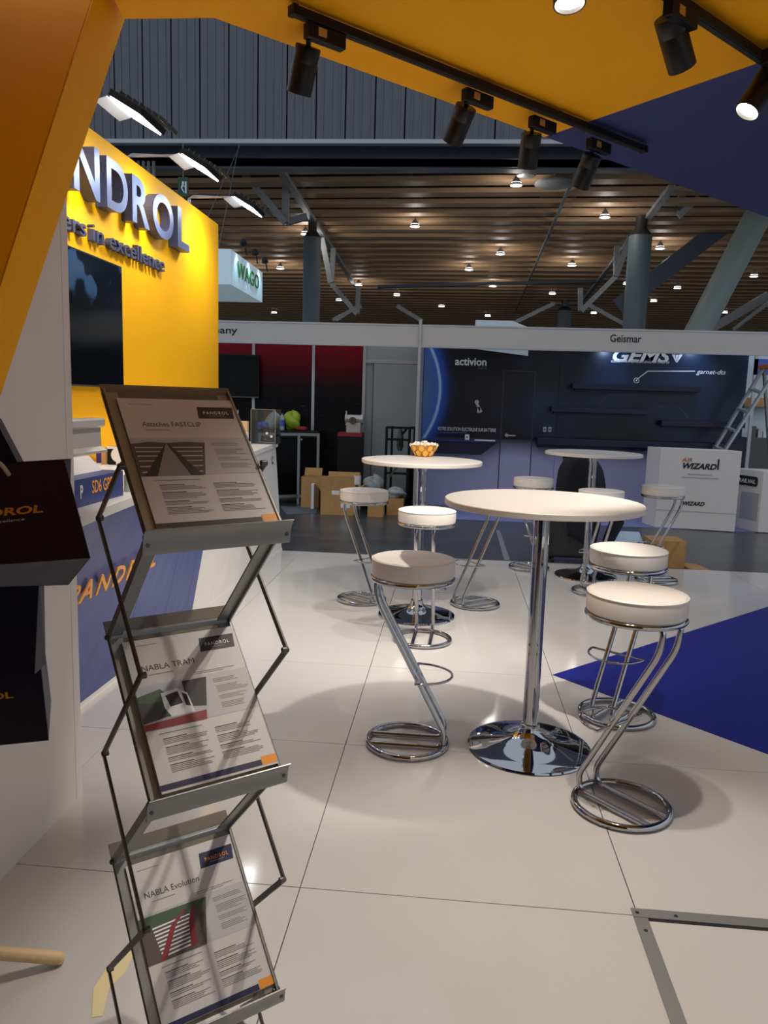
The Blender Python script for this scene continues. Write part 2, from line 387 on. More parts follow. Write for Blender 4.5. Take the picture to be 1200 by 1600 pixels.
for side in (0,1): MB().boxb((-30,14.15,6.23+side*.39), (8,14.75,6.26+side*.39)).build('flange', girder_m, o)
o = MB().boxb((-30,15.0,6.27), (8,15.3,6.41)).build('ceiling_rail', truss_m); tag(o, 'pale steel rail along the front edge of the wooden slats', 'rail')
for k in range(16): MB().boxb((-8+k,14.985,6.40), (-7.95+k,15.0,6.47)).build('bracket', truss_m, o)
# perforated duct strip above slats
o = MB().hexa([at_z(858,262,6.63), at_z(922,262,6.63), at_z(808,492,6.63), at_z(782,492,6.63), at_z(858,262,6.67), at_z(922,262,6.67), at_z(808,492,6.67), at_z(782,492,6.67)]).build('perforated_duct', perf_m)
tag(o, 'perforated silver strip running away above the wooden slats', 'duct')
o = MB().beam(at_z(903,262,6.47), at_z(803,492,6.47), .07, .05).build('cable_tray', truss_m); tag(o, 'thin grey conduit along the slats beside the perforated strip', 'conduit')
# columns
def column(pxl, pxr, ytop, label, m):
    c = at_z((pxl+pxr)/2, ytop, 6.45); r = (at_y(pxr, ytop, c.y)-at_y(pxl, ytop, c.y)).length/2
    t = thing('steel_column', label, 'column', (c.x, c.y, Z0))
    MB().lathe([(r,0),(r,6.0)], 24).build('shaft', m, t, smooth=40, world=False)
    MB().lathe([(r*1.05,6.0),(r*.5,6.2),(r*.5,6.5)], 24).build('head', alu_dark, t, smooth=40, world=False)
    MB().boxb((-r*1.6,-r*1.6,-.0), (r*1.6,r*1.6,.03)).build('base_plate', m, t, world=False)
    return t
column(475, 502, 345, 'round grey steel column left, near the hanging white sign', steel_blue)
column(985, 1021, 340, 'round grey steel column right of the perforated strip', steel_blue)
column(872, 895, 470, 'short looking distant round column just above the white fascia', steel_blue)
a = at_y(1180,345,19.0); b = at_y(1092,515,19.0); d = (b-a).normalized(); b2 = b+d*((Z0-b.z)/d.z); a2 = a-d*3.2
o = MB().tube([b2, a2], .33, 24).build('leaning_column', pale_steel, smooth=40); tag(o, 'thick pale green leaning steel strut at the right', 'column')
# roof trusses, as spidery frames beside the columns
def truss(name, label, chord, members, m=truss_m):
    t = thing(name, label, 'truss', at_z(*chord[0], 6.45))
    pts = [at_z(*c, 6.45) for c in chord]
    MB().beam(pts[0], pts[-1], .16, .10).build('chord', m, t)
    for (ax, ay, bx, by, y) in members:
        MB().beam(at_y(ax,ay,y), at_y(bx,by,y+.01), .16, .12, (0,1,0)).build('strut', m, t)
truss('roof_truss', 'pale steel truss running back over the left column', [(438,265),(553,443)],
      [(375,264,446,348,17.5), (447,276,446,348,17.6), (446,348,480,338,18.5), (503,372,517,442,22.5), (521,388,518,440,24), (517,442,558,491,25), (560,450,558,491,26), (525,500,560,478,30)])
truss('roof_truss', 'pale steel truss running back over the right column', [(1050,292),(905,478)],
      [(1092,308,1060,338,19), (1065,300,1064,336,19.4), (990,356,962,432,22.5), (964,384,963,430,23), (962,432,908,486,25), (907,450,907,486,26)])
truss('roof_truss', 'white branching struts above the fascia between the columns', [(860,474),(905,474)],
      [(866,474,800,506,31), (915,474,985,512,31), (620,478,660,502,31), (565,478,520,500,31)])
o = MB().beam(at_y(1160,330,22), at_y(965,480,22.4), .5, .1, (0,1,0)).build('sloping_beam', girder_m); tag(o, 'dark sloping beam crossing the slats left of leaning strut', 'beam')
o = MB().beam(at_y(590,448,31), at_y(1200,432,31), .18, .12).build('tie_beam', girder_m); tag(o, 'long thin grey tie beam crossing the whole slatted ceiling', 'beam')
o = MB().beam(at_y(1100,520,28), at_y(1200,462,28), .3, .3).build('diagonal_strut', truss_m); tag(o, 'pale diagonal strut at right edge above the fascia', 'strut')
o = MB().beam(at_y(1145,515,27.5), at_y(1205,470,27.5), .12, .12).build('diagonal_strut', truss_m); tag(o, 'thinner pale diagonal strut below the one at right edge', 'strut')
# downlights
DL = [(645,348),(806,296),(945,341),(437,420),(560,446),(770,448),(475,365),(782,392),(893,417),(1035,386),(366,420),(733,424),(620,462),(864,458),(530,470),(982,442),(1057,452),(1188,428),(430,490),(690,480),(762,493),(930,488),(345,508),(1135,488),(1020,472)]
d0 = None
for i, (px, py) in enumerate(DL):
    c = at_z(px, py, 6.28); loc_ = HR.inverted() @ (c-HO); q_ = (loc_.y+.55)/1.03; loc_.y = (math.floor(q_)+.755)*1.03-.55; c = HO+HR @ loc_; c.z = 6.30; r = .10+.0022*c.y
    t = thing('downlight', 'small white lit downlight hanging between the wooden ceiling slats', 'lamp', c, 0, 'downlights in the slatted ceiling')
    MB().lathe([(.03,.2),(r*.5,.14),(r,.0)], 14).build('shade', truss_m, t, smooth=50, world=False)
    MB().lathe([(0,-.01),(r*.8,-.005),(r*.8,.06),(0,.08)], 14).build('bulb', down_glow, t, smooth=50, world=False)
    MB().tube([(0,0,.18),(0,0,1.199)], .01, 6).build('stem', alu_dark, t, world=False)
    if i < 12:
        L = bpy.data.lights.new('light', 'POINT'); L.energy = P_DOWN; L.shadow_soft_size = .12; L.color = (1,.95,.88)
        lo = bpy.data.objects.new('light', L); col.objects.link(lo); lo.parent = t; lo.location = (0,0,-.15)
c = at_z(866,290,6.35); o = thing('round_diffuser', 'round flat white disc hung under the slats by the perforated strip', 'diffuser', c)
MB().lathe([(.36,0),(.44,.02),(.42,.07),(.2,.12)], 28).build('disc', truss_m, o, smooth=50, world=False)
MB().tube([(0,0,.1),(0,0,.5)], .03, 8).build('stem', truss_m, o, world=False)
c = at_z(822,276,6.4); o = thing('round_lamp', 'small unlit round reflector lamp below the middle spotlight', 'lamp', c)
MB().lathe([(.0,.0),(.2,.01),(.22,.05),(.1,.12)], 20).build('reflector', perf_m, o, smooth=50, world=False)
# hanging sign
Ys = 13.0
Yn = 9.9; zb, zt = at_y(360,444.5,Yn).z, at_y(362,389,Yn).z
Yf = 12.1
p = [V((at_y(360.5,420,Yn).x,Yn,0)), V((at_y(410,440,Yf).x,Yf,0))]; n_ = V((-(p[1]-p[0]).y, (p[1]-p[0]).x, 0)).normalized()*1.5
q = [p[0], p[1], p[1]+n_, p[0]+n_]
hs = thing('hanging_sign', 'white box sign with green lettering hung beyond the yellow wall', 'sign', (p[0].x, Yn, zb))
MB().hexa([v+V((0,0,zb)) for v in q]+[v+V((0,0,zt)) for v in q]).build('box', sign_lit, hs)
ex = (p[1]-p[0]); nn = n_.normalized(); MB().text('WAGO', p[0]+ex*.16+V((0,0,zb+(zt-zb)*.34))-nn*.012, ex, (0,0,1), height=(zt-zb)*.46, width=ex.length*.68, bold=.012, depth=.01, spacing=1.1).build('lettering', green_m, hs)
exf = ex.normalized(); MB().text('WAGO', p[0]+n_*.95-exf*.012+V((0,0,zb+(zt-zb)*.34)), -nn, (0,0,1), height=(zt-zb)*.38, width=1.15, bold=.03, depth=.01).build('lettering', green_m, hs)
for k in range(3):
    c = p[0]+ex*(.15+.35*k)+V((0,0,zt+.12))-n_.normalized()*.12
    l_ = thing('sign_spotlight', 'small lit spot on top of the green lettered sign, %s of three' % ('nearest','middle','farthest')[k], 'lamp', c, 0, 'spots on top of the hanging sign')
    MB().lathe([(.02,.09),(.05,.06),(.06,0)], 12, Matrix.Rotation(.5,4,'X')).build('shade', black_m, l_, world=False, smooth=50)
    MB().lathe([(0,-.004),(.05,.0),(.05,.01),(0,.012)], 12, Matrix.Rotation(.5,4,'X')).build('bulb', down_glow, l_, world=False)
    MB().tube([(0,0,.08),(0,.16,-.12)], .012, 6).build('arm', black_m, l_, world=False)
    spot(l_, c-V((0,0,.05)), c+V((0,.1,-1))+n_.normalized()*.15, 10, 90, .8, (.55,.9,1))
for k, f in enumerate((.2,.8)):
    c = p[0]+ex*f+n_*.5+V((0,0,zt)); MB().tube([c, V((c.x,13.2,6.215))], .008, 6).build('cable', alu_dark, hs)
# exit sign and pipes beyond the yellow wall
c = at_y(286,292,13.165); o = thing('exit_sign', 'green and white pictogram sign hung above the yellow wall top', 'sign', (c.x,c.y,c.z))
MB().boxb((-.01,.005,.16), (.01,.025,6.21-c.z)).build('hanger', alu_dark, o, world=False); MB().boxb((-.10,0,-.18), (.10,.03,.18)).build('plate', mat('sign_dark_green', (18,64,44), .5), o, world=False)
mb = MB(); mb.boxb((-.02,-.006,.05), (.02,-.001,.1)); mb.beam((0,-.004,.05), (-.03,-.004,-.02), .03, .004, (0,1,0)); mb.beam((-.03,-.004,-.02), (.02,-.004,-.1), .02, .004, (0,1,0)); mb.beam((-.01,-.004,.03), (.05,-.004,.0), .015, .004, (0,1,0)); mb.boxb((.04,-.006,-.12), (.07,-.001,.1))
mb.build('pictogram', sign_white, o, world=False)
for k in range(4):
    c = at_y(216+k*8,256,14.4); o = MB().tube([V((c.x,c.y,Z0)), V((c.x,c.y,6.229))], .035, 8).build('pipe', truss_m, smooth=60)
    tag(o, 'thin pale vertical pipe behind the floodlights, %s of the four from the left' % ('first','second','third','fourth')[k], 'pipe', 'pipes behind the yellow wall')

# ================================================================== CANOPY with leaning support
cz0, cz1 = 2.8, 3.0
cn = thing('canopy', 'overhead stand canopy, yellow panel meeting a dark blue one', 'canopy', (1,0,cz0))
apex = (.80,2.055); e0 = (-.507,.791); sl_ = .967
edge = lambda x: (x, e0[1]+sl_*(x-e0[0]))
MB().prism([(-.838,.79), e0, apex, (1.512,1.207), (4.2,-1.96), (4.2,-3.6), (-2.46,-3.6), (-2.46,-.42), (-.88,.38), (-.80,.38), (-.80,.55)][::-1], (0,0,cz0), (1,0,0), (0,1,0), (0,0,.2)).build('yellow_panel', yellow_c, cn)  # unseen left part added to shade the leaning support from above
MB().prism([(apex[0]+.001,apex[1]), edge(4.2), (4.2,-1.955), (1.514,1.208)][::-1], (0,0,cz0+.001), (1,0,0), (0,1,0), (0,0,.2)).build('blue_panel', navy_p, cn)
# leaning yellow support along the white wall: band face x=-.86, dark underside towards the camera
Bt, Bb, At, Ab = ext(pB0,pB1,3.3), ext(pB0,pB1,.3), ext(pA0,pA1,3.3), ext(pA0,pA1,.3)
lp = thing('leaning_support', 'leaning yellow support slab at upper left, its near face in shade', 'support', (-.87, Bb.y, .3))
D = V((-.035,0,0))
MB().hexa([Bb+D, Bb, Ab, Ab+D, Bt+D, Bt, At, At+D]).build('edge_band', yellow, lp)
W2 = V((-1.6,-.8,0)); B8 = ext(pB0,pB1,3.29)
MB().hexa([Bb+W2, Bb+V((-.005,-.002,0)), Bb+V((-.036,.0,0)), Bb+W2+V((0,.03,0)), B8+W2, B8+V((-.005,-.002,0)), B8+V((-.036,.0,0)), B8+W2+V((0,.03,0))]).build('face_panel', yellow, lp)
# ---- track lights
TZ = 2.77
def track(a, b, label):
    t = thing('light_track', label, 'light track', a)
    MB().beam(a, b, .034, .03).build('rail', black_m, t, bevel=.002)
    d = (V(b)-V(a)).normalized()
    for e, s_ in ((a,-1),(b,1)): MB().beam(V(e), V(e)+d*s_*.02, .037, .033).build('end_cap', black_m, t)
    MB().beam(V(a)-V((0,0,.0155)), V(b)-V((0,0,.0155)), .012, .002).build('slot', dark_rubber, t)
    return t
ta, tb = at_z(462,18,TZ), at_z(1004,233,TZ)
track(ta, tb, 'long black light track with four spotlights under the yellow panel')
t2a, t2b = at_z(1030,-18,TZ), at_z(1300,165,TZ)
track(t2a, t2b, 'black light track at the upper right corner')
t3a, t3b = at_z(620,-170,TZ), at_z(1120,120-160,TZ)
def track_head(adaptor_px, pivot, tip, label, lit, power, target=None, d_track=(tb-ta), ang=78):
    """adaptor under the rail, cylinder from pivot (world) to tip (world)"""
    d = d_track.normalized(); ad = at_z(*adaptor_px, TZ-.04)
    t = thing('track_spotlight', label, 'spotlight', (ad.x,ad.y,TZ), 0)
    ax = (tip-pivot).normalized(); L = (tip-pivot).length; M = Matrix.Translation(pivot) @ ax.to_track_quat('Z','Y').to_matrix().to_4x4(); r = .047
    b = MB().beam(ad-d*.01, ad+d*.15, .036, .05).build('adaptor', black_m, t, bevel=.003)
    n_ = d.cross(V((0,0,1))); n_ = n_ if n_.y < 0 else -n_
    pl = ad+d*.03+n_*.0185
    MB().obox(pl+V((0,0,-.012)), d*.035, n_*.0008, V((0,0,.028))).build('rating_label', mat('label_tan', (206,150,70), .5) if 'label_tan' not in MATS else MATS['label_tan'], b)
    MB().tube([ad+V((0,0,-.02)), ad*.5+pivot*.5+V((0,0,-.0)), pivot], [.012,.010,.009], 8).build('stem', black_m, t, smooth=50)
    MB().lathe([(.0,0),(r*.96,0),(r,.004),(r,.055),(r*.985,.056),(r*.985,.058),(r,.059),(r,L),(r*.9,L),(r*.86,L-.03),(.0,L-.03)], 28, M).build('lamp_body', black_lamp, t, smooth=40)
    MB().lathe([(.0,L-.028),(r*.84,L-.028),(r*.86,L-.012 if lit else L-.024),(0,L-.010 if lit else L-.022)], 24, M).build('lens', lamp_glow if lit else lamp_dim, t, smooth=60)
    tgt = target if target is not None else tip+ax*2
    spot(t, tip+ax*.012, tgt, power, ang, .5, radius=.03)
def yh(px, py, y): return at_y(px, py, y)
h1y = at_z(488,60,TZ).y
track_head((482,48), yh(482,72,h1y+.01), yh(467,146,h1y+.07), 'black track spotlight nearest the left end of the long track', False, P_TRACK)
h2y = at_z(724,148,TZ).y
track_head((728,148), yh(729,166,h2y), yh(706,222,h2y+.08), 'second black spotlight along the long track, tilted left', False, P_TRACK)
h3y = at_z(835,190,TZ).y
track_head((832,190), yh(831,208,h3y), yh(824,262,h3y+.07), 'third black spotlight along the long track, hanging nearly straight', False, P_TRACK)
h4y = at_z(925,222,TZ).y
track_head((922,224), yh(926,242,h4y-.02), yh(906,292,h4y+.06), 'black spotlight against the blue panel at the right track end', False, P_TRACK)
h5y = at_z(1048,12,TZ).y
track_head((1046,12), yh(1044,25,h5y), yh(1066,106,h5y+.09), 'large black spotlight at upper right, tilted away', False, P_TRACK, d_track=t2b-t2a)
h6y = at_z(1195,92,TZ).y
track_head((1198,88), yh(1208,112,h6y), yh(1167,175,h6y-.03), 'lit black spotlight shining down left at right edge', True, P_TRACK*2.7, ang=62, target=V((-.2,1.8,0)), d_track=t2b-t2a)
t3 = track(at_z(500,-90,TZ), at_z(1010,60-60-10-60,TZ), 'black light track just above the top of the picture')
h7y = at_z(880,-80,TZ).y
track_head((884,-62), yh(889,-40,h7y), yh(890,7,h7y-.015), 'lit spotlight cut off by the top of the picture', True, P_TRACK*1.3, ang=66, target=V((.8,-.3,0)))

h8y = at_z(1010,-130,TZ).y  # extra head out of view, added to brighten the foreground floor
track_head((1012,-112), yh(1016,-92,h8y), yh(1016,-40,h8y-.015), 'unseen spotlight added on the upper track to brighten the foreground floor', True, P_TRACK*1.35, ang=84, target=V((1.1,-.75,0)))

# ================================================================== YELLOW WALL: letters, screen, floodlights
wsign = thing('wall_sign', 'raised blue grey letters on the yellow wall', 'sign', (-1.8,3.0,2.34))
def wl_letter(ch, y0, y1, z0=2.578, h=.295):
    mb = MB(); mb.text(ch, (-1.798,y0,z0), (0,1,0), (0,0,1), height=h, width=y1-y0, depth=.075, bold=.022, res=8)
    nf = len(mb.f); k = 0
    for i, f in enumerate(mb.f):
        xs = [mb.v[j].x for j in f]; mb.m[i] = 0 if min(xs) > -1.73 else 1
    mb.build('letter', [letter_m, letter_side], wsign)
for ch, a_, b_ in (('P',1.36,1.64), ('A',1.70,2.08), ('N',2.17,2.49), ('D',2.585,2.89), ('R',2.96,3.25), ('O',3.31,3.71), ('L',3.80,4.06)): wl_letter(ch, a_, b_)
for wrd, y0_, wd_ in (('Partners',1.60,.79), ('in',2.47,.15), ('excellence',2.70,.93)):
    MB().text(wrd, (-1.798,y0_,2.352), (0,1,0), (0,0,1), height=.105, width=wd_, depth=.035, bold=.008, res=4).build('tagline_word', letter_side, wsign)
tv = thing('television', 'wall mounted dark television on the yellow wall', 'television', (-1.8,2.15,1.5))
MB().boxb((-1.795,1.5,1.495), (-1.752,2.845,2.262)).build('housing', black_m, tv, bevel=.004)
MB().boxb((-1.7515,1.512,1.508), (-1.7505,2.833,2.25)).build('screen', tv_m, tv)
MB().boxb((-1.7518,1.5,1.495), (-1.749,2.845,1.503)).build('bottom_trim', alu_dark, tv)
def flood(quad, arm, label, ydep):
    # quad: bright panel corners (4 px), arm start px on wall top
    c = sum((at_y(*q, ydep) for q in quad), V((0,0,0)))/4
    ws = at_x(*arm, -1.86); ws.z = 3.0
    t = thing('floodlight', label, 'floodlight', (ws.x, ws.y, 3.0))
    hx, hy = .10, .165
    tilt = Matrix.Rotation(radians(30), 3, 'Y'); ex, ey = tilt @ V((1,0,0)), V((0,1,0)); ez = tilt @ V((0,0,1))
    MB().obox(c-ex*hx-ey*hy+ez*.012, ex*2*hx, ey*2*hy, ez*.035).build('housing', black_m, t, bevel=.004)
    MB().obox(c-ex*(hx-.012)-ey*(hy-.012)+ez*.004, ex*2*(hx-.012), ey*2*(hy-.012), ez*.007).build('lit_panel', flood_glow, t)
    mb = MB()
    for k in range(7): mb.obox(c-ex*(hx-.03-k*.04)-ey*hy*.8+ez*.0475, ex*.006, ey*1.6*hy, ez*.02)
    mb.build('cooling_fin', alu_dark, t)
    MB().obox(c-ex*(hx+.004)-ey*hy*.95-ez*.0, -ex*.05-ez*.05, ey*1.9*hy, ez*.004).build('reflector_flap', alu_light, t, bevel=.001)
    e1 = c-ex*(hx-.02)+ez*.05
    for s_ in (-.02,.03): MB().tube(fillet([V((ws.x,ws.y+s_,3.0)), V((ws.x,ws.y+s_,e1.z+s_*.6)), e1+V((0,s_,0))], .06), .007, 8).build('arm', alu_light, t, smooth=50)
    MB().boxb((ws.x-.04,ws.y-.05,2.999), (ws.x+.04,ws.y+.06,3.012)).build('clamp', alu_dark, t)
    spot(t, c-ez*.03, V((-1.8,c.y,2.35)), P_FLOOD, 125, .9, (1,.97,.92), .1)
    return c
def fl_at(px, py, X): return at_x(px, py, X)
for (px, py), lab in (((212,184),'nearest lit LED floodlight on an arm over the yellow wall'), ((312,264),'middle lit LED floodlight on an arm over the yellow wall'), ((387,325),'farthest lit LED floodlight beyond the end letter')):
    c = fl_at(px, py, -1.36); ydep = c.y
    ws = V((-1.86, ydep, 3.0))
    d = ws-CAM; k = d.dot(_F); apx = (600+FPX*d.dot(_R)/k, 800-FPX*d.dot(_U)/k)
    flood([(px,py)]*4, apx, lab, ydep)
# cable along the top of the yellow wall
tag(MB().tube([(-1.87,-.4,3.01),(-1.87,5.06,3.01)], .008, 8).build('cable', black_m), 'thin black cable lying along the top of the yellow wall', 'cable')

# ================================================================== COUNTER
def ctop(y): return -.87+(y-.45)*(-1.235+.87)/(5.1-.45)
def cbot(y): return -1.30+(y-.4)*(-1.185+1.30)/(5.07-.4)
def cpt(y, v, off=0): return V((cbot(y)*(1-v)+(ctop(y)-.02)*v+off, y, .998*v))
ct = thing('display_counter', 'long counter with leaning blue front then white front', 'counter', (-1.4,2.7,0))
def cpanel(name, y0, y1, m, n=3, v0=.03, off=0.):
    mb = MB()
    for k in range(n):
        for j in range(3):
            a_, b_ = y0+(y1-y0)*k/n, y0+(y1-y0)*(k+1)/n; c_, d_ = v0+(1-v0)*j/3, v0+(1-v0)*(j+1)/3
            B4 = V((-.02,0,0))
            f = [cpt(a_,c_,off), cpt(b_,c_,off), cpt(b_,d_,off), cpt(a_,d_,off)]
            mb.hexa([f[0]+B4, f[0], f[1], f[1]+B4, f[3]+B4, f[3], f[2], f[2]+B4])
    return mb.build(name, m, ct)
seams = [.42, 1.55, 2.1, 2.5, 2.63]
for a_, b_ in zip(seams[:-1], seams[1:]): cpanel('front_panel', a_+.002, b_-.002, counter_blue)['label'] = 'blue front panel'
for a_, b_ in ((2.632,3.7), (3.703,4.86), (4.865,5.09)): cpanel('front_panel', a_, b_-.002, white_lam)['label'] = 'white front panel'
MB().hexa([V((-1.74,.42,.0)), cpt(.42,0,-.03), cpt(5.08,0,-.03), V((-1.74,5.08,0)), V((-1.74,.42,.99)), cpt(.42,1,-.03), cpt(5.08,1,-.03), V((-1.74,5.08,.99))]).build('carcass', counter_blue, ct)
MB().hexa([V((-1.78,.42,1.0)), V((ctop(.42),.42,1.0)), V((ctop(5.1),5.1,1.0)), V((-1.78,5.1,1.0)), V((-1.78,.42,1.04)), V((ctop(.42),.42,1.04)), V((ctop(5.1),5.1,1.04)), V((-1.78,5.1,1.04))]).build('worktop', white_lam, ct, bevel=.003)
a_, b_ = cpt(.42,.0,.004), cpt(5.09,0,.004); MB().hexa([a_+V((-.02,0,0)), a_, b_, b_+V((-.02,0,0)), a_+V((-.01,0,.03)), a_+V((.008,0,.03)), b_+V((0,0,.03)), b_+V((-.02,0,.03))]).build('kick_strip', white_lam, ct)
for z_ in (.915,.87):
    c = cpt(4.83,z_,.004); MB().lathe([(0,0),(.013,0),(.013,.008),(0,.01)], 12, Matrix.Translation(c) @ Matrix.Rotation(pi/2,4,'Y')).build('lock', alu_dark, ct)
c = cpt(4.83,.915,.018); MB().beam(c, c+V((0,-.06,0)), .012, .012).build('lock_lever', steel_obj, ct)
# gold lettering on the leaning front
po = V((-1.09,1.3,.55)); pu = V((.33,0,1)).normalized(); pa = V((-.024,1,0)).normalized(); pn = pa.cross(pu).normalized()
if pn.x < 0: pn = -pn
pa_, pb_ = at_plane(134.7,936,po+pn*.012,pn), at_plane(222,892,po+pn*.012,pn); pt_ = at_plane(145,902,po+pn*.012,pn)
ex = (pb_-pa_); hgt = (pt_-pa_-ex.normalized()*(pt_-pa_).dot(ex.normalized())).length
wd = ex.length/4.7*6.6
MB().text('PANDROL', pa_-ex.normalized()*(ex.length*.30), ex, pn.cross(ex).normalized(), height=hgt, width=ex.length*1.56, depth=.006, bold=.012, spacing=1.3).build('lettering', gold, ct)
# plinth and product on the counter
ctz = 1.04
pl0, pl1 = at_z(122,794,ctz), at_z(193,774,ctz)
dirp = (pl1-pl0).normalized(); bk = V((-dirp.y,dirp.x,0)); bk = bk if bk.x < 0 else -bk
pl00 = pl0-dirp*.25; ph = (at_plane(192,735,pl1,-bk)-pl1).z
pt = thing('product_plinth', 'navy block with orange code lettering on the counter', 'plinth', pl00)
MB().obox(pl00, pl1-pl00, bk*.26, V((0,0,ph))).build('block', navy_face, pt, bevel=.002)
tx0, tx1 = at_plane(143.5,773,pl1,-bk), at_plane(175,767,pl1,-bk)
MB().text('SD6 GPE', tx0-bk*.002+V((0,0,.006)), dirp, (0,0,1), height=.05, width=(tx1-tx0).length, bold=.012).build('lettering', gold, pt)
px0 = at_plane(125,779,pl1,-bk); MB().text('P', px0-bk*.002, dirp, (0,0,1), height=.05, width=.022, bold=.03).build('letter', p_white, pt)
# display stand with a short length of rail
zt = ctz+ph
s0, s1 = at_z(121,744,zt), at_z(167,735,zt); s0 -= dirp*.12
pc = thing('display_pedestal', 'small white sloping pedestal under the steel rail sample', 'pedestal', s0)
q0, q1 = s0+bk*.02, s1+bk*.02
MB().hexa([q0, q1, q1+bk*.2, q0+bk*.2]+[v+V((0,0,.06)) for v in (q0+bk*.05, q1+bk*.05-dirp*.012, q1+bk*.17-dirp*.012, q0+bk*.17)]).build('pedestal_body', white_lam, pc, bevel=.002)
rz = zt+.061; re = at_plane(156,712,q1+bk*.1,-bk); re.z = rz
prof = [(-.045,0),(.045,0),(.045,.010),(.016,.026),(.014,.105),(.034,.115),(.036,.14),(.028,.148),(-.028,.148),(-.036,.14),(-.034,.115),(-.014,.105),(-.016,.026),(-.045,.010)]
rl = thing('rail_sample', 'short polished steel rail section standing on the white pedestal', 'rail sample', re)
MB().prism([(p_[0], p_[1]) for p_ in prof], re+bk*.01, bk, V((0,0,1)), -dirp*.30).build('rail', steel_obj, rl)
MB().prism([(p_[0]*.999, p_[1]*.999) for p_ in prof], re+bk*.01+dirp*.001, bk, V((0,0,1)), dirp*.002).build('cut_face', alu_dark, rl)
# further samples
c = at_z(190,748,ctz)
sy = 2.3
c = at_y(176,740,sy); o = thing('sample_board', 'black and white upright sample board behind the navy block', 'sample', (c.x, sy, ctz))
a_, b_ = at_y(168,697,sy), at_y(197,697,sy)
MB().boxb((a_.x,sy,ctz), (b_.x,sy+.03,a_.z)).build('board', black_m, o, bevel=.002)
mb = MB(); zc = a_.z-.05; xm = (a_.x*.42+b_.x*.58)
mb.lathe([(0,0),(.042,0),(.042,.004),(0,.004)], 20, Matrix.Translation((xm,sy-.005,zc)) @ Matrix.Rotation(pi/2,4,'X')); mb.boxb((xm-.012,sy-.008,ctz+.002), (xm+.012,sy-.004,zc)); mb.boxb((a_.x,sy-.006,a_.z-.015), (b_.x,sy-.002,a_.z))
mb.build('white_shape', p_white, o)
MB().boxb((a_.x-.03,sy-.02,ctz), (a_.x-.008,sy+.05,a_.z-.012)).build('edge_block', card_m, o)
a_ = at_y(152,701,sy+.1); b_ = at_y(163,701,sy+.1); o = MB().boxb((a_.x,sy+.08,ctz), (b_.x,sy+.2,a_.z)).build('indigo_box', indigo, bevel=.003); tag(o, 'deep indigo box behind the steel rail sample', 'box')
for k, (px, py, hh, m_, nm) in enumerate(((200,768,.07,lime_haze,'small clear tube beside the navy block, left'), (207,764,.09,lime,'small green tube beside the navy block, right'))):
    c = at_z(px,py,ctz); o = thing('sample_tube', nm, 'sample', c)
    MB().lathe([(.015,0),(.017,.004),(.017,hh),(.008,hh+.01)], 12).build('body', m_, o, world=False, smooth=50); MB().lathe([(.010,hh+.009),(.010,hh+.03),(0,hh+.031)], 12).build('cap', p_white, o, world=False)
# acrylic box and small things at the far end of the counter
bx0, bx1 = at_y(392,690,4.75), at_y(430,690,4.75); bt = at_y(392,639,4.75).z
o = thing('acrylic_box', 'clear acrylic box on the far white end of the counter', 'box', (bx0.x,4.75,ctz))
x0, x1, y0, y1 = bx0.x, bx1.x, 4.75, 4.98
for nm, lo, hi in (('front_wall',(x0,y0,ctz),(x1,y0+.004,bt)), ('back_wall',(x0,y1-.004,ctz),(x1,y1,bt)), ('left_wall',(x0,y0+.004,ctz),(x0+.004,y1-.004,bt)), ('right_wall',(x1-.004,y0+.004,ctz),(x1,y1-.004,bt*.4+ctz*.6)), ('bottom',(x0+.004,y0+.004,ctz),(x1-.004,y1-.004,ctz+.004))):
    MB().boxb(lo, hi).build(nm, acrylic_box_m, o)
mb = MB()
for (a_, b_) in (((x0,y0,ctz),(x0,y0,bt)), ((x1,y0,ctz),(x1,y0,bt)), ((x0,y0,bt),(x1,y0,bt)), ((x0,y0,ctz),(x1,y0,ctz))): mb.beam(a_, b_, .003, .003)
mb.build('polished_edge', lime_haze, o)
for k, (px, py) in enumerate(((417,677),(424,682))):
    c = at_y(px,py,4.745); o2 = MB().lathe([(0,0),(.012,0),(.012,.003),(0,.004)], 12, Matrix.Translation(c) @ Matrix.Rotation(pi/2,4,'X')).build('badge', p_white, o)
c = at_y(381,690,4.5); a_ = at_y(374,658,4.5); b_ = at_y(386,658,4.5)
o = thing('wooden_block', 'upright pale wooden block left of the clear acrylic box', 'block', (c.x,4.5,ctz)); zm = at_y(380,675,4.5).z
MB().boxb((a_.x,4.5,ctz), (b_.x,4.56,zm)).build('lower_half', cream, o, bevel=.002); MB().boxb((a_.x,4.5,zm), (b_.x,4.56,a_.z)).build('upper_half', wood_m, o, bevel=.002)
a_, b_ = at_y(360,640,4.3), at_y(372,640,4.3); o = thing('price_card', 'white upright card on the far counter behind the brochure rack', 'card', (a_.x,4.3,ctz))
MB().boxb((a_.x,4.3,ctz), (b_.x,4.31,a_.z)).build('card', p_white, o); MB().boxb((a_.x,4.297,a_.z-.012), (b_.x,4.2995,a_.z)).build('header', p_dark, o)
MB().boxb((a_.x,4.28,ctz), (b_.x,4.34,ctz+.006)).build('foot', p_white, o)
a_, b_ = at_y(326,612,4.6), at_y(344,612,4.6); o = thing('post_sample', 'pale square wooden post with white cap by the yellow wall end', 'post', (a_.x,4.6,ctz))
MB().boxb((a_.x,4.6,ctz), (b_.x,4.68,a_.z-.012)).build('post', wood_m, o, bevel=.002); MB().boxb((a_.x-.003,4.597,a_.z-.012), (b_.x+.003,4.683,a_.z)).build('cap', p_white, o)

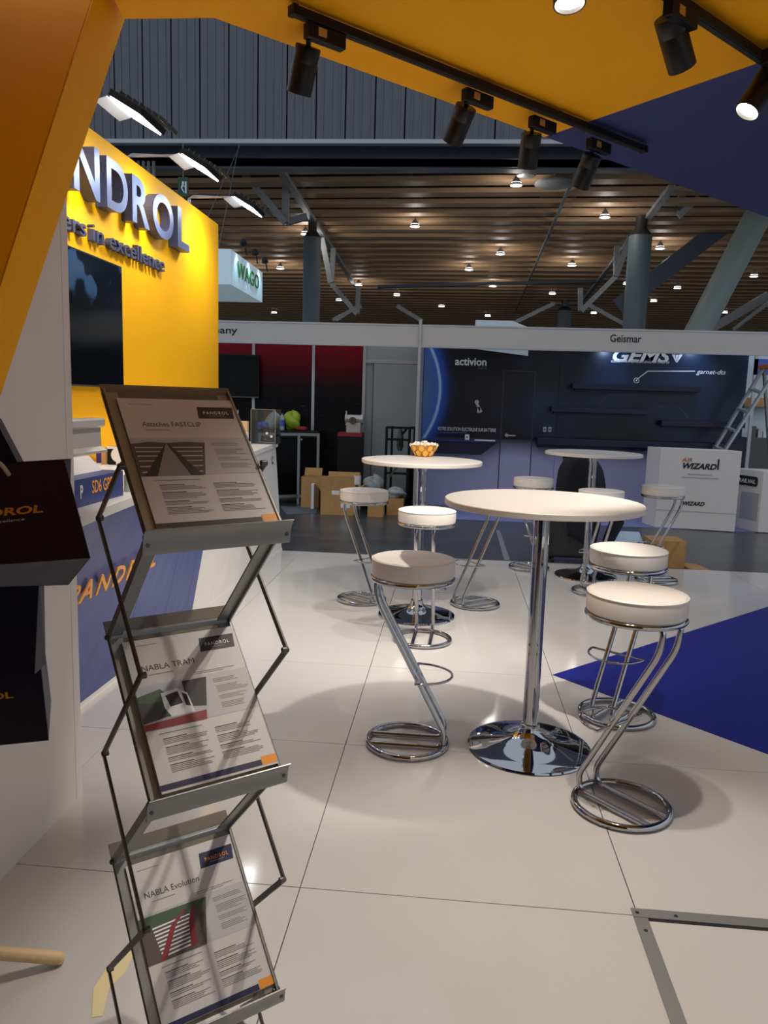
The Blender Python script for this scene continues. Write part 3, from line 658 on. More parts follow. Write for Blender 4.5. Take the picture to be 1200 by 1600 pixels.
# ================================================================== TABLES AND STOOLS
def make_table(loc, label):
    t = thing('bar_table', label, 'table', loc, 0, 'round white bar tables')
    MB().lathe([(0,1.051),(.402,1.051),(.405,1.054),(.405,1.073),(.402,1.076),(0,1.076)], 72).build('table_top', table_m, t, world=False, smooth=30)
    MB().lathe([(.033,.07),(.033,1.03)], 28).build('column', chrome, t, world=False, smooth=40)
    MB().lathe([(.12,1.046),(.12,1.051)], 24).build('top_plate', alu_dark, t, world=False, smooth=40)
    MB().lathe([(.040,1.0),(.042,1.03),(.10,1.046)], 24).build('flange', chrome, t, world=False, smooth=40)
    MB().lathe([(.262,0),(.265,.004),(.262,.011),(.245,.016),(.20,.021),(.13,.034),(.08,.052),(.05,.075),(.042,.092),(.041,.11),(.036,.113),(.033,.113)], 72).build('base', chrome, t, world=False, smooth=50)
    return t
tn = make_table((.786,1.0885,.0006), 'nearest round white bar table, standing before the blue floor triangle')
copy_thing(tn, (.204,3.091,.0006), 0, 'round white bar table carrying the yellow bowl of sweets')
copy_thing(tn, (1.604,4.633,.0006), 0, 'farthest round white bar table, in front of the dark suitcase')
def make_stool(loc, rz, label):
    t = thing('bar_stool', label, 'stool', loc, rz, 'white Z shaped bar stools')
    R = .17
    MB().lathe([(0,.742),(.168,.742),(.173,.747),(.1745,.76),(.1745,.800),(.172,.811),(.165,.817),(.10,.820),(0,.821)], 56).build('seat', seat_m, t, world=False, smooth=35)
    MB().tube([(.1735*cos(2*pi*k/56), .1735*sin(2*pi*k/56), .812) for k in range(56)], .0022, 6, True).build('seat_piping', seat_m, t, world=False, smooth=60)
    MB().tube([(.168*cos(2*pi*k/56), .168*sin(2*pi*k/56), .732) for k in range(56)], .0105, 10, True).build('seat_ring', chrome, t, world=False, smooth=60)
    MB().tube([(R*cos(2*pi*k/56), R*sin(2*pi*k/56), .0125) for k in range(56)], .0125, 12, True).build('base_ring', chrome, t, world=False, smooth=60)
    for s_ in (-1,1):
        y = s_*.052
        pts = fillet([(.156,y,.0135), (-.150,y,.0135), (-.160,y,.075), (.142,y,.640), (.150,y,.731), (-.14,y,.731)], [0,.035,.045,.05,.035,0], 6)
        MB().tube(pts, .0115, 12).build('leg', chrome, t, world=False, smooth=60)
    zf = .315; xf = -.160+.302*(zf-.075)/.565
    pts = [(xf, -.13, zf)]+[(xf-.15*sin(pi*k/24), -.13*cos(pi*k/24), zf) for k in range(1,24)]+[(xf,.13,zf)]
    MB().tube(fillet(pts,.001,1), .0055, 8, True).build('footrest', chrome, t, world=False, smooth=60)
    return t
S = [((1.08,.624),-48,'nearest white stool in front, beside the blue floor triangle'),
     ((1.24,1.50),52,'white stool with its base on the tip of the blue triangle'),
     ((.262,1.045),180,'white stool left of the nearest table, its seat half in shadow'),
     ((.269,2.519),-92,'white stool in front of the table with the yellow bowl'),
     ((-.216,3.413),142,'farthest left white stool, seen against the cardboard boxes'),
     ((.616,3.452),38,'white stool mostly hidden behind the nearest table top'),
     ((1.135,4.837),135,'back white stool to the left of the dark suitcase'),
     ((1.576,4.02),-78,'white stool right before the farthest table, its base mostly hidden'),
     ((2.187,4.556),15,'farthest right white stool, beside the small cardboard box'),
     ((3.05,2.62),150,'stool at the right edge, only its chrome base ring showing')]
st0 = None
for (x, y), a_, lab in S:
    if st0 is None: st0 = make_stool((x,y,.0032), radians(a_), lab)
    else: copy_thing(st0, (x,y,.0032), radians(a_), lab)
# bowl of sweets
bc = V((at_z(662,713,1.0766).x, at_z(662,713,1.0766).y, 1.0768))
bw = thing('bowl', 'small yellow patterned glass bowl on the white table', 'bowl', bc)
pr = [(.035,0),(.05,.004),(.075,.03),(.092,.062),(.098,.082)]
MB().lathe(pr+[(r_-.004, z_) for r_, z_ in pr[::-1][:4]]+[(.03,.006),(0,.005)], 32).build('glass_body', glassy('amber_glass', (255,216,130), .25), bw, world=False, smooth=50)
leaf = None
for row in range(2):
    for k in range(9):
        a_ = 2*pi*(k+.5*row)/9; z_ = .024+.034*row; rr = .072+.021*row
        M = Matrix.Rotation(a_,4,'Z') @ Matrix.Translation((rr,0,z_)) @ Matrix.Rotation(radians(62),4,'Y').inverted()
        mb = MB(); n_ = 8; out = [M @ V((.022*cos(2*pi*j/n_)*(1.1), .019*sin(2*pi*j/n_), .0)) for j in range(n_)]; o2 = [M @ V((.020*cos(2*pi*j/n_)*1.1, .017*sin(2*pi*j/n_), .004)) for j in range(n_)]
        mb.add(out+o2, [tuple(range(n_-1,-1,-1)), tuple(range(n_,2*n_))]+[(j,(j+1)%n_,n_+(j+1)%n_,n_+j) for j in range(n_)])
        mb.build('petal', bowl_m, bw, world=False)
for k, (dx, dy, dz, ang) in enumerate(((-.07,-.02,.082,.5),(-.045,.03,.09,2.2),(-.015,-.035,.084,-.6),(.0,.015,.098,1.2),(.03,-.03,.086,.2),(.055,.02,.088,2.6),(.075,-.015,.084,-.9),(.02,.05,.085,.3))):
    o = thing('wrapped_sweet', 'white wrapped sweet heaped in the yellow bowl', 'sweet', bc+V((dx,dy,dz)), ang, 'wrapped sweets in the bowl')
    MB().lathe([(0,-.016),(.010,-.012),(.014,0),(.010,.012),(0,.016)], 10, Matrix.Rotation(pi/2,4,'Y')).build('sweet', cream, o, world=False, smooth=60)
    for s_ in (-1,1): MB().lathe([(.003,s_*.015),(.013,s_*.03),(.011,s_*.031),(.002,s_*.016)][::s_], 8, Matrix.Rotation(pi/2,4,'Y')).build('wrapper_twist', cream, o, world=False)

# ================================================================== BROCHURE RACK
RC, RA, RW, RD, RZ0, RS = V((-.118,-.618,0)), .702, .27, .259, 1.2098, .2566
Wd = V((cos(RA),sin(RA),0)); Nd = V((sin(RA),-cos(RA),0))
def rk(side, front, z): return RC+Wd*(side*RW/2)+Nd*(front*RD/2)+V((0,0,z))
rk0 = thing('brochure_rack', 'folding zigzag aluminium brochure rack with clear shelves in the foreground', 'brochure rack', RC)
zs = [RZ0-k*RS for k in range(5)]
topz = RZ0+RS
LV = V((0,0,1))
segA = [(-1, topz, 1, zs[0]), (1, zs[0], -1, zs[1]), (-1, zs[1], 1, zs[2]), (1, zs[2], -1, zs[3]), (-1, zs[3], 1, zs[4])]
fend = .183/RS
segA.append((1, zs[4], 1-2*.66, .012))
for side in (-1,1):
    for (f0, z0_, f1, z1_) in segA:
        nrm = Wd
        a_, b_ = rk(side,f0,z0_), rk(side,f1,z1_); dd = (b_-a_).normalized()
        MB().beam(a_-dd*.006, b_+dd*.006, .018, .004, Wd).beam(a_-Wd*(side*.014), b_-Wd*(side*.014), .004, .026, Wd).build('frame_bar', alu, rk0)
    segB = [(.2, RZ0+RS*.5-.008, -1, zs[0]), (-1, zs[0], 1, zs[1]), (1, zs[1], -1, zs[2]), (-1, zs[2], 1, zs[3]), (1, zs[3], -1, zs[4]), (-1, zs[4], -1+2*.66, .012)]
    for (f0, z0_, f1, z1_) in segB:
        off = Wd*(side*.016); a_, b_ = rk(side,f0,z0_)+off, rk(side,f1,z1_)+off
        MB().beam(a_, b_, .013, .005, Wd).build('scissor_arm', alu_dark, rk0, bevel=.001)
    for f0, z_ in ((-1,zs[0]),(1,zs[1]),(-1,zs[2]),(1,zs[3]),(-1,zs[4]),(.2,RZ0+RS*.5-.008)):
        c = rk(side,f0,z_)+Wd*(side*.012); M = Matrix.Translation(c) @ (Wd*side).to_track_quat('Z','Y').to_matrix().to_4x4()
        MB().lathe([(0,-.006),(.0065,-.006),(.0065,.006),(.005,.008),(0,.009)], 14, M).build('pivot', alu_dark, rk0, smooth=50)
    for f0, z_ in ((1,zs[0]),(-1,zs[1]),(1,zs[2]),(-1,zs[3]),(1,zs[4])):
        c = rk(side,f0,z_); M = Matrix.Translation(c) @ (Wd*side).to_track_quat('Z','Y').to_matrix().to_4x4()
        MB().lathe([(0,-.008),(.006,-.008),(.006,.006),(.004,.008),(0,.009)], 12, M).build('pivot', alu_dark, rk0, smooth=50)
        # crossing pins halfway
for k in (1,3): MB().beam(rk(-1,-1,zs[k])-Nd*.004, rk(1,-1,zs[k])-Nd*.004, .02, .014).build('cross_bar', alu, rk0, bevel=.002)
for k in (0,2,4):   # curved lips
    f = rk(-1,1,zs[k])-Wd*.012; ln = Wd*(RW+.028)
    arc = [(.000,-.030),(.007,-.031),(.010,-.026),(.011,-.015),(.0125,-.004),(.016,.006),(.021,.013),(.027,.018)]
    outl = arc+[(x_-.0022, z_+.0012) for x_, z_ in arc[::-1]]
    mb = MB(); prof2 = [f+Nd*x_+LV*z_ for x_, z_ in outl]; n_ = len(prof2)
    mb.add(prof2+[p_+ln for p_ in prof2], [(j,(j+1)%n_,n_+(j+1)%n_,n_+j) for j in range(n_)])
    mb.build('front_lip', alu, rk0, smooth=50)
    for s_ in (.03,.97): 
        c = f+ln*s_+Nd*.0115-LV*.012; M = Matrix.Translation(c) @ Nd.to_track_quat('Z','Y').to_matrix().to_4x4()
        MB().lathe([(.004,0),(.004,.0015),(0,.002)], 8, M).build('rivet', alu_dark, rk0)
# panels and brochures
titles = ['Attaches FASTCLIP', 'NABLA TRAM', 'NABLA Evolution']
labs = ['printed brochure on the top rack shelf, with a straight railway track', 'printed brochure on the middle rack shelf, with a tram picture', 'printed brochure on the lowest visible shelf, with a curved red track']
PM = [paper, p_grey, p_text, p_dark, p_navy, p_orange, p_brown, p_steel, p_sky, p_red, p_green, p_white]
for k in range(3):
    zl, zt_ = zs[2*k], (topz if k == 0 else zs[2*k-1])
    lo, hi = rk(-1,1,zl), rk(-1,-1,zt_); up = (hi-lo).normalized(); nr = Wd.cross(up).normalized()
    if nr.dot(Nd) < 0: nr = -nr
    top_over = .02 if k == 0 else .035; Lp = (hi-lo).length
    MB().obox(lo-Wd*.004+up*.004-nr*.002, Wd*(RW+.012), up*(Lp+top_over), nr*.003).build('shelf_panel', acrylic, rk0, bevel=.001)
    # rails at the back of the panel edge
    pw, phh = .248, .332
    po_ = lo+Wd*.020+up*.012+nr*.004
    d_ = thing('brochure', labs[k], 'brochure', po_, 0, 'brochures on the zigzag rack')
    nsh = 3 if k == 1 else 1
    for q in range(nsh): MB().obox(po_+nr*(.0032*q)+up*(-.002*q), Wd*pw, up*phh, nr*.0026).build('sheet', paper, d_)
    top_n = nr*(.0032*(nsh-1)+.0028)
    mb = MB(); lay = [0]
    def P_(u, v, h=0): return po_+top_n+nr*(.0002+h)+Wd*(u*pw)+up*((1-v)*phh)
    def pq(m_, pts, h=0.):
        mb.mi = m_; mb.poly([P_(u,v,h) for u, v in pts][::-1])
    def rect(m_, u0, v0, u1, v1, h=0.): pq(m_, [(u0,v0),(u1,v0),(u1,v1),(u0,v1)], h)
    rect(1, 0,.33,1,.62)
    pq(3 if k < 2 else 4, [(.66,.065),(.985,.065),(.965,.165),(.64,.165)])
    mb.mi = 5 if k == 2 else 11; mb.text('PANDROL', P_(.70,.128,.0002), Wd, up, height=.009, width=pw*.23, bold=.004, spacing=1.25)
    rect(2, .74,.138,.88,.143,.0002)
    mb.mi = 3; mb.text(titles[k], P_(.10 if k else .14,.235), Wd, up, height=.0135, width=pw*(.50 if k == 0 else .46 if k == 1 else .5))
    rect(2, .15,.262,.36,.267); rect(2,.08,.05,.28,.054)
    # picture
    pic = [(.0,.345),(.62,.345),(.52,.625),(.0,.625)]
    def clipx(v): return .62-.10*(v-.345)/.28
    pq(8, pic, .0001)
    if k == 0:
        pq(6, [(0,.375),(.15,.36),(.3,.37),(.45,.362),(.612,.37),(.52,.625),(0,.625)], .0002)
        for q in range(7):
            v = .40+.03*q+.004*q*q*.4
            if v < .61: pq(8 if q % 2 else 1, [(.02,v),(clipx(v)-.02,v+.004),(clipx(v)-.02,v+.012),(.02,v+.009)], .0003)
        pq(7, [(.275,.375),(.29,.375),(.40,.625),(.10,.625)], .0004)
        pq(3, [(.275,.375),(.28,.375),(.13,.625),(.03,.625)], .0005); pq(3, [(.285,.375),(.30,.375),(.50,.625),(.40,.625)], .0005)
    elif k == 1:
        pq(10, [(0,.40),(.2,.37),(.3,.45),(.3,.56),(0,.56)], .0002)
        pq(3, [(.40,.345),(.62,.345),(.55,.54),(.40,.52)], .0002); pq(3, [(0,.44),(.2,.46),(.2,.56),(0,.58)], .0003)
        pq(11, [(.2,.40),(.34,.385),(.42,.43),(.44,.56),(.24,.565),(.2,.5)], .0004); pq(3, [(.23,.42),(.34,.405),(.36,.49),(.25,.50)], .0005)
        pq(3, [(.37,.42),(.41,.44),(.42,.52),(.38,.51)], .0005); pq(9, [(0,.585),(.54,.565),(.52,.625),(0,.625)], .0005)
    else:
        pq(10, [(0,.345),(.62,.345),(.6,.39),(0,.42)], .0002); pq(6, [(0,.42),(.6,.39),(.52,.625),(0,.625)], .0003)
        for q in range(9):
            v = .42+.022*q; pq(11, [(.10+.004*q,v),(.44,v-.01),(.44,v-.002),(.10+.004*q,v+.010)], .0004)
        pq(9, [(.10,.625),(.16,.625),(.30,.45),(.42,.375),(.40,.372),(.26,.44)], .0005); pq(9, [(.38,.61),(.45,.60),(.46,.45),(.50,.372),(.48,.372),(.42,.45)], .0005)
    rs = random.Random(k+3)
    for (u0, u1, v0, v1) in ((.67,.97,.37,.40),(.68,.98,.42,.47),(.68,.96,.49,.52),(.68,.98,.54,.58)):
        v = v0
        while v < v1: rect(2, u0, v, u0+(u1-u0)*rs.uniform(.6,1), v+.0045, .0002); v += .0105
    rect(2,.10,.655,.46,.66)
    for (u0, u1) in ((.12,.50),(.56,.93)):
        v = .69
        for blk in (4,5,3,5):
            rect(3, u0, v, u0+.2, v+.005); v += .0115
            for q in range(blk-1): rect(2, u0, v, u0+(u1-u0)*rs.uniform(.7,1), v+.0045); v += .0105
            v += .012
    rect(4 if k else 3, 0,.962,.86,.998); rect(5, .865,.945,1,.998)
    if k: rect(2,.52,.30,.9,.304); rect(2,.52,.312,.8,.316)
    mb.build('print', PM, d_)

# ================================================================== BAGS, COAT STAND, LEFT FOREGROUND
cs = thing('coat_stand', 'pale wooden stand leg reaching into the lower left corner', 'coat stand', (-.80,-.55,0))
foot = at_z(92,1497,.018)
MB().tube([foot, V((-.80,-.55,.14))], [.0165,.0165], 16).build('leg', wood_m, cs, smooth=50)
MB().lathe([(0,-.016),(.010,-.013),(.0155,-.004),(.0165,0)][::1], 16, Matrix.Translation(foot) @ (V((-.80,-.55,.14))-foot).to_track_quat('Z','Y').to_matrix().to_4x4()).build('leg_end', wood_m, cs, smooth=60)
for a_ in (2.1,4.2): MB().tube([V((-.80,-.55,.14)), V((-.80+.07*cos(a_+1.2),-.55+.34*sin(a_+1.2),.017))], .0165, 12).build('leg', wood_m, cs, smooth=50)
MB().tube([V((-.80,-.55,.10)), V((-.80,-.55,1.62))], .02, 16).build('pole', wood_m, cs, smooth=50)
for z_, yy, ln in ((1.36,-.60,.20), (1.09,-.50,.20), (.95,-.42,.20)): MB().tube([V((-.80,-.55,z_-.03)), V((-.80+ln,yy-.02,z_))], .011, 12).build('peg', wood_m, cs, smooth=50)
def bag(label, fr, bk_, m_, m_b, texts, handle=None):
    """fr: front TL TR BR BL world points, bk_: back same"""
    t = thing('paper_bag', label, 'bag', (fr[2]+bk_[2])*.5, 0)
    mb = MB(); mb.add(fr+bk_, [(3,2,1,0)]); mb.mi = 0
    mb.add(fr+bk_, [(4,5,6,7),(0,4,7,3)]); mb.mi = 0; mb.add(fr+bk_, [(1,2,6,5)])
    mb.mi = 1; mb.add(fr+bk_, [(2,3,7,6)])
    o_ = mb.build('bag_body', [m_, m_b], t)
    sm = o_.modifiers.new('Solidify', 'SOLIDIFY'); sm.thickness = .0015
    ex_ = (fr[2]-fr[3]).normalized(); ey_ = (fr[1]-fr[2]); ey_ = (ey_-ex_*ey_.dot(ex_)).normalized(); ez_ = ex_.cross(ey_)
    if ez_.dot(CAM-fr[2]) < 0: ez_ = -ez_
    for body, px0, px1, hh, m2, nrm in texts:
        pl_o = fr[2]+ez_*.002; a2, b2_ = at_plane(*px0, pl_o, ez_), at_plane(*px1, pl_o, ez_); e_ = (b2_-a2)
        mb = MB(); mb.text(body, a2, e_, ez_.cross(e_).normalized(), height=hh, width=e_.length, bold=nrm); mb.build('lettering', m2, t)
    if handle: MB().tube(handle, .0045, 8).build('cord_handle', cord_m, t, smooth=60)
    return t
Yb = -.66
f = [at_y(-150,735,Yb), at_y(101,720,Yb), at_y(141,872,Yb-.10), at_y(-150,893,Yb-.10)]
b_ = [f[0]+V((-.01,.05,.0)), f[1]+V((-.012,.05,0)), at_y(107,914,Yb-.005), at_y(-150,922,Yb-.005)]
hd = fillet([at_y(-40,738,Yb-.006), at_y(-35,715,Yb-.03), at_y(0,722,Yb-.035), at_y(14,742,Yb-.012)], .03, 5)
bag('wine dark paper carrier bag with gold letters, its grey base showing', f, b_, bag_wine, bag_under,
    [('DROL', (-18,808), (67,800), .0165, gold, .03), ('xcellence', (-8,818), (38,813), .0065, cream, 0)], hd)
f = [at_y(-120,640,Yb+.10), at_y(-8,655,Yb+.10), at_y(52,770,Yb+.07), at_y(-120,790,Yb+.07)]
b_ = [p_+V((-.01,.04,0)) for p_ in f]
bag('plain black tilted bag behind the wine dark one', f, b_, bag_dark, bag_dark, [])
Yc = -.50
f = [at_y(-150,905,Yc), at_y(61,905,Yc), at_y(54,1054,Yc-.03), at_y(-150,1060,Yc-.03)]
b_ = [p_+V((-.01,.04,0)) for p_ in f]; b_[2] = f[2]+V((-.006,.06,.004)); b_[3] = f[3]+V((-.006,.06,.004))
bag('plain navy carrier bag hanging below the wine dark bag', f, b_, bag_dark, bag_dark, [])
Yd = -.40
f = [at_y(-150,1000,Yd), at_y(58,988,Yd), at_y(76,1157,Yd-.03), at_y(-150,1180,Yd-.03)]
b_ = [f[0]+V((-.005,.06,.0)), at_y(67,987,Yd+.05), at_y(80,1095,Yd+.07), f[3]+V((0,.07,.05))]
bag('lowest navy carrier bag with two gold letters and grey side', f, b_, bag_dark, bag_under, [('OL', (-13,1094), (21,1090), .0155, gold, .03)])

# ================================================================== BACK STANDS
YF = 7.8
# fascia of the shell scheme
for (xa, xb, lab, txt_, tx) in ((-3.4, -.075, 'left white fascia board over the red and black stand', 'Germany', None), (-.035, 5.2, 'right white fascia board over the navy stand', 'Geismar', None)):
    z1_ = at_y(700,508,YF).z; z0_ = at_y(700,544,YF).z
    o = thing('fascia_board', lab, 'fascia', (xa, YF, z0_))
    MB().boxb((xa,YF,z0_), (xb,YF+.04,z1_)).build('board', fascia_m, o)
    for zz in (z0_, z1_-.02): MB().boxb((xa,YF-.006,zz), (xb,YF-.0005,zz+.02)).build('edge_rail', alu_light, o)
    if txt_ == 'Geismar':
        a_, b_ = at_y(953,534,YF-.003), at_y(1002,535,YF-.003); MB().text(txt_, a_, (1,0,0), (0,0,1), height=.092, width=(b_-a_).length, bold=.018).build('lettering', ink, o)
    else:
        b_ = at_y(371,521,YF-.003); MB().text(txt_, b_-V((.62,0,0)), (1,0,0), (0,0,1), height=.085, width=.62, bold=.018).build('lettering', ink, o)
z1_ = at_y(660,500,YF).z
o = MB().boxb((-.073,YF-.02,Z0), (-.037,YF+.04,z1_)).build('fascia_post', alu_light); tag(o, 'pale aluminium post between the two fascia boards', 'post')
YW = 9.0
wb = struct(MB().boxb((-4,YW,Z0), (-.06,YW+.06,2.34)).build('wall_back', panel_grey))
xs_ = [at_y(px,600,YW).x for px in (320,397,490,569)]
xs_ = [-3.8]+xs_[1:]
for a_, b_ in zip(xs_[:-1], xs_[1:]): MB().boxb((a_+.02,YW-.02,.06), (b_-.02,YW-.001,2.32)).build('panel', red_night, wb)
for x in xs_[1:]: MB().boxb((x-.02,YW-.04,Z0), (x+.02,YW-.0005,2.33)).build('panel_post', alu_light, wb)
xd0, xd1 = at_y(584,600,YW).x, at_y(652,600,YW).x
zdt = at_y(610,566,YW).z
MB().boxb((xs_[-1]+.02,YW-.03,zdt-.02), (-.08,YW-.001,zdt+.03)).build('door_rail', alu_light, wb)
MB().boxb((xs_[-1]+.02,YW-.02,zdt+.031), (-.08,YW-.001,2.32)).build('panel', panel_grey, wb)
dr = struct(MB().boxb((xd0,YW-.026,.02), (xd1,YW-.002,zdt-.025)).build('door_1', panel_grey))
MB().boxb((xd0-.012,YW-.03,Z0), (xd0-.002,YW-.001,zdt-.022)).build('door_stop', alu_dark, dr); MB().boxb((xd1+.002,YW-.04,Z0), (xd1+.03,YW-.001,zdt-.022)).build('door_stop', alu_light, dr)
o = struct(MB().boxb((-.075,YF+.05,Z0), (-.045,YW-.04,2.35)).build('wall_side', panel_grey))
# left stand contents
a_, b_ = at_y(300,552,8.9), at_y(405,622,8.9)
tv = thing('television', 'black television on the red and black printed wall', 'television', (b_.x,8.9,b_.z))
MB().boxb((a_.x,8.88,b_.z), (b_.x,8.94,a_.z)).build('housing', black_m, tv, bevel=.004); MB().boxb((a_.x+.02,8.877,b_.z+.03), (b_.x-.02,8.8795,a_.z-.02)).build('screen', black_gloss, tv); MB().boxb((a_.x,8.872,b_.z), (b_.x,8.8795,b_.z+.015)).build('bottom_trim', alu_dark, tv)
MB().boxb((a_.x+.5,8.94,b_.z+.2), (a_.x+.8,8.978,b_.z+.5)).build('wall_bracket', black_m, tv)
ca, cb, cc = at_z(400,792,Z0), at_z(467,774,Z0), at_z(494,776,Z0)
ca, cb, cc = V((at_y(405,780,8.28).x,8.28,Z0)), V((at_y(466,770,8.62).x,8.62,Z0)), V((at_y(496,770,8.66).x,8.66,Z0))
cab = thing('display_cabinet', 'black lockable cabinet with aluminium frame in the left stand', 'cabinet', cb)
zc = at_y(466,673,8.62).z
poly = [(ca.x,ca.y),(cb.x,cb.y),(cc.x,cc.y),(cc.x,8.96),(ca.x,8.96)]
MB().prism([(p_[0]*1, p_[1]+.03) for p_ in poly[:3]]+[(cc.x-.02,8.94),(ca.x,8.94)], (0,0,.06), (1,0,0), (0,1,0), (0,0,zc-.10)).build('body', black_m, cab)
MB().prism(poly, (0,0,zc-.03), (1,0,0), (0,1,0), (0,0,.03)).build('cabinet_top', black_m, cab, bevel=.003)
for p_ in (ca, cb, cc): MB().boxb((p_.x-.018,p_.y-.012,Z0), (p_.x+.018,p_.y+.028,zc-.03)).build('frame_post', alu, cab)
for (p_, q_) in ((ca,cb),(cb,cc)):
    for zz in (.09, zc-.05): MB().beam(p_+V((0,.005,zz-Z0)), q_+V((0,.005,zz-Z0)), .03, .04).build('frame_rail', alu, cab)
    d_ = (q_-p_); n_ = V((d_.y,-d_.x,0)).normalized()
    MB().obox(p_+d_*.07+V((0,0,.13))+n_*.002+V((0,.03,0)), d_*.86, n_*.004, V((0,0,zc-.21))).build('door', black_gloss, cab)
    MB().lathe([(0,0),(.012,0),(.012,.01),(0,.012)], 10, Matrix.Translation(p_+d_*.12+V((0,.025,zc-.1))+n_*.02) @ n_.to_track_quat('Z','Y').to_matrix().to_4x4()).build('lock', steel_obj, cab)
def lump(name, c, r3, m_, parent=None, seed=1, amp=.18, n=14):
    rs = random.Random(seed); mb = MB(); vv = []; ph_ = [(rs.uniform(0,6.3), rs.uniform(1,3.2), rs.uniform(1,3.2)) for _ in range(5)]
    for i in range(n+1):
        th = pi*i/n
        for j in range(2*n):
            p_ = 2*pi*j/(2*n); k_ = 1+amp*sum(sin(a0+f1*th*2+f2*p_) if False else sin(a0+f1*2*cos(th)+round(f2)*p_) for a0, f1, f2 in ph_)/2.2
            vv.append(V((c[0]+r3[0]*k_*sin(th)*cos(p_), c[1]+r3[1]*k_*sin(th)*sin(p_), max(c[2]-r3[2], c[2]+r3[2]*k_*cos(th)))))
    fs = [(i*2*n+j, (i+1)*2*n+j, (i+1)*2*n+(j+1)%(2*n), i*2*n+(j+1)%(2*n)) for i in range(n) for j in range(2*n)]
    mb.add(vv, fs); return mb.build(name, m_, parent, smooth=60)
zc2 = zc+.001
x_ = at_y(429,660,8.72)
tag(lump('plastic_bag', (at_y(427,660,8.75).x,8.75,zc2+.12), (.10,.09,.12), lime_haze, seed=4), 'pale green plastic bag left of the bottle on black cabinet', 'bag')
tag(lump('plastic_bag', (at_y(456,660,8.77).x,8.77,zc2+.125), (.13,.10,.125), lime, seed=9), 'bright lime plastic bag right of the bottle on black cabinet', 'bag')
c = at_y(441,668,8.62+.05); o = thing('water_bottle', 'small water bottle with a blue label on the black cabinet', 'bottle', (c.x,8.66,zc2))
MB().lathe([(.03,0),(.034,.01),(.034,.16),(.015,.2),(.013,.215)], 16).build('body', lime_haze, o, world=False, smooth=50); MB().lathe([(.0345,.05),(.0345,.14)], 16).build('label', bottle_b, o, world=False, smooth=50); MB().lathe([(.015,.214),(.015,.235),(0,.236)], 12).build('cap', bottle_b, o, world=False)
c = at_y(470,668,8.70); tag(lump('red_cloth', (c.x,8.73,zc2+.028), (.10,.05,.028), red_m, seed=3), 'crumpled red cloth at the right end of the black cabinet', 'cloth')
c = at_y(408,668,8.6); tag(lump('blue_cloth', (c.x,8.66,zc2+.05), (.09,.06,.05), bottle_b, seed=6), 'crumpled blue cloth seen through the clear acrylic box', 'cloth')
# machine on pedestal
a_, b_ = at_y(530,672,8.75), at_y(566,800,8.75)
pd = thing('black_pedestal', 'black pedestal with a red top carrying a silver machine part', 'pedestal', (a_.x,8.7,Z0))
zp = at_y(550,676,8.7).z
MB().boxb((a_.x,8.62,Z0), (b_.x-.02,8.93,zp-.05)).build('column', black_m, pd, bevel=.003); MB().boxb((a_.x,8.615,zp-.05), (b_.x-.02,8.935,zp)).build('red_top', red_m, pd)
c = V((at_y(553,660,8.7).x,8.72,zp)); mo = thing('machine_part', 'silver machined valve block on the red topped pedestal', 'machine part', c)
MB().boxb((-.10,-.07,0), (.10,.07,.14)).build('block', steel_obj, mo, world=False, bevel=.006)
MB().lathe([(.075,-.12),(.075,-.10),(.06,-.10),(.06,.10),(.075,.10),(.075,.13)], 20, Matrix.Translation((0,0,.19)) @ Matrix.Rotation(pi/2,4,'Y')).build('barrel', steel_obj, mo, world=False, smooth=40)
MB().lathe([(.05,0),(.05,.03),(.02,.03),(.02,.015),(0,.015)], 16, Matrix.Translation((-.01,-.07,.17)) @ Matrix.Rotation(pi/2,4,'X')).build('port', alu_dark, mo, world=False, smooth=40)
MB().boxb((-.12,-.02,.10), (-.10,.02,.30)).build('flange', steel_obj, mo, world=False)
# cardboard boxes
def open_box(name, label, x0, y0, x1, y1, h, m_side, flaps, extra=None):
    t = thing(name, label, 'box', ((x0+x1)/2,(y0+y1)/2,Z0)); z0_, z1_ = Z0, Z0+h; th = .006
    for nm, lo, hi, mm in (('front_wall',(x0,y0,z0_),(x1,y0+th,z1_),card_m), ('back_wall',(x0,y1-th,z0_),(x1,y1,z1_),card_m), ('side_wall',(x0,y0+th,z0_),(x0+th,y1-th,z1_),m_side), ('side_wall',(x1-th,y0+th,z0_),(x1,y1-th,z1_),card_m), ('bottom',(x0+th,y0+th,z0_),(x1-th,y1-th,z0_+th),card_m)):
        MB().boxb(lo, hi).build(nm, mm, t)
    for fdir, ln, out in flaps:
        if fdir == 'front': MB().obox((x0,y0,z1_), (x1-x0,0,0), (0,.005,0), (0,-out,ln)).build('flap', card_m, t)
        if fdir == 'back': MB().obox((x0,y1-.005,z1_), (x1-x0,0,0), (0,.005,0), (0,out,ln)).build('flap', card_m, t)
        if fdir == 'left': MB().obox((x0,y0+.005,z1_), (.005,0,0), (0,y1-y0-.01,0), (-out,0,ln)).build('flap', card_m, t)
        if fdir == 'right': MB().obox((x1-.005,y0+.005,z1_), (.005,0,0), (0,y1-y0-.01,0), (out,0,ln)).build('flap', card_m, t)
    return t
yb_ = 7.70
x0, x1 = at_y(503,803,yb_).x, at_y(549,803,yb_).x
hb = at_y(520,768,yb_).z-Z0
cb_ = open_box('cardboard_box', 'big open cardboard box with raised flaps on the aisle floor', x0-.02, yb_, x1+.03, yb_+.55, hb, card_dark, [('front',.20,.01),('left',.14,.10),('back',.20,.08),('right',.12,.16)])
MB().boxb((x1-.14,yb_-.0015,hb*.25), (x1-.02,yb_-.0003,hb*.8)).build('shipping_label', p_white, cb_); MB().boxb((x1-.26,yb_-.0015,hb*.8), (x1-.16,yb_-.0003,hb*.98)).build('tape', cream, cb_)
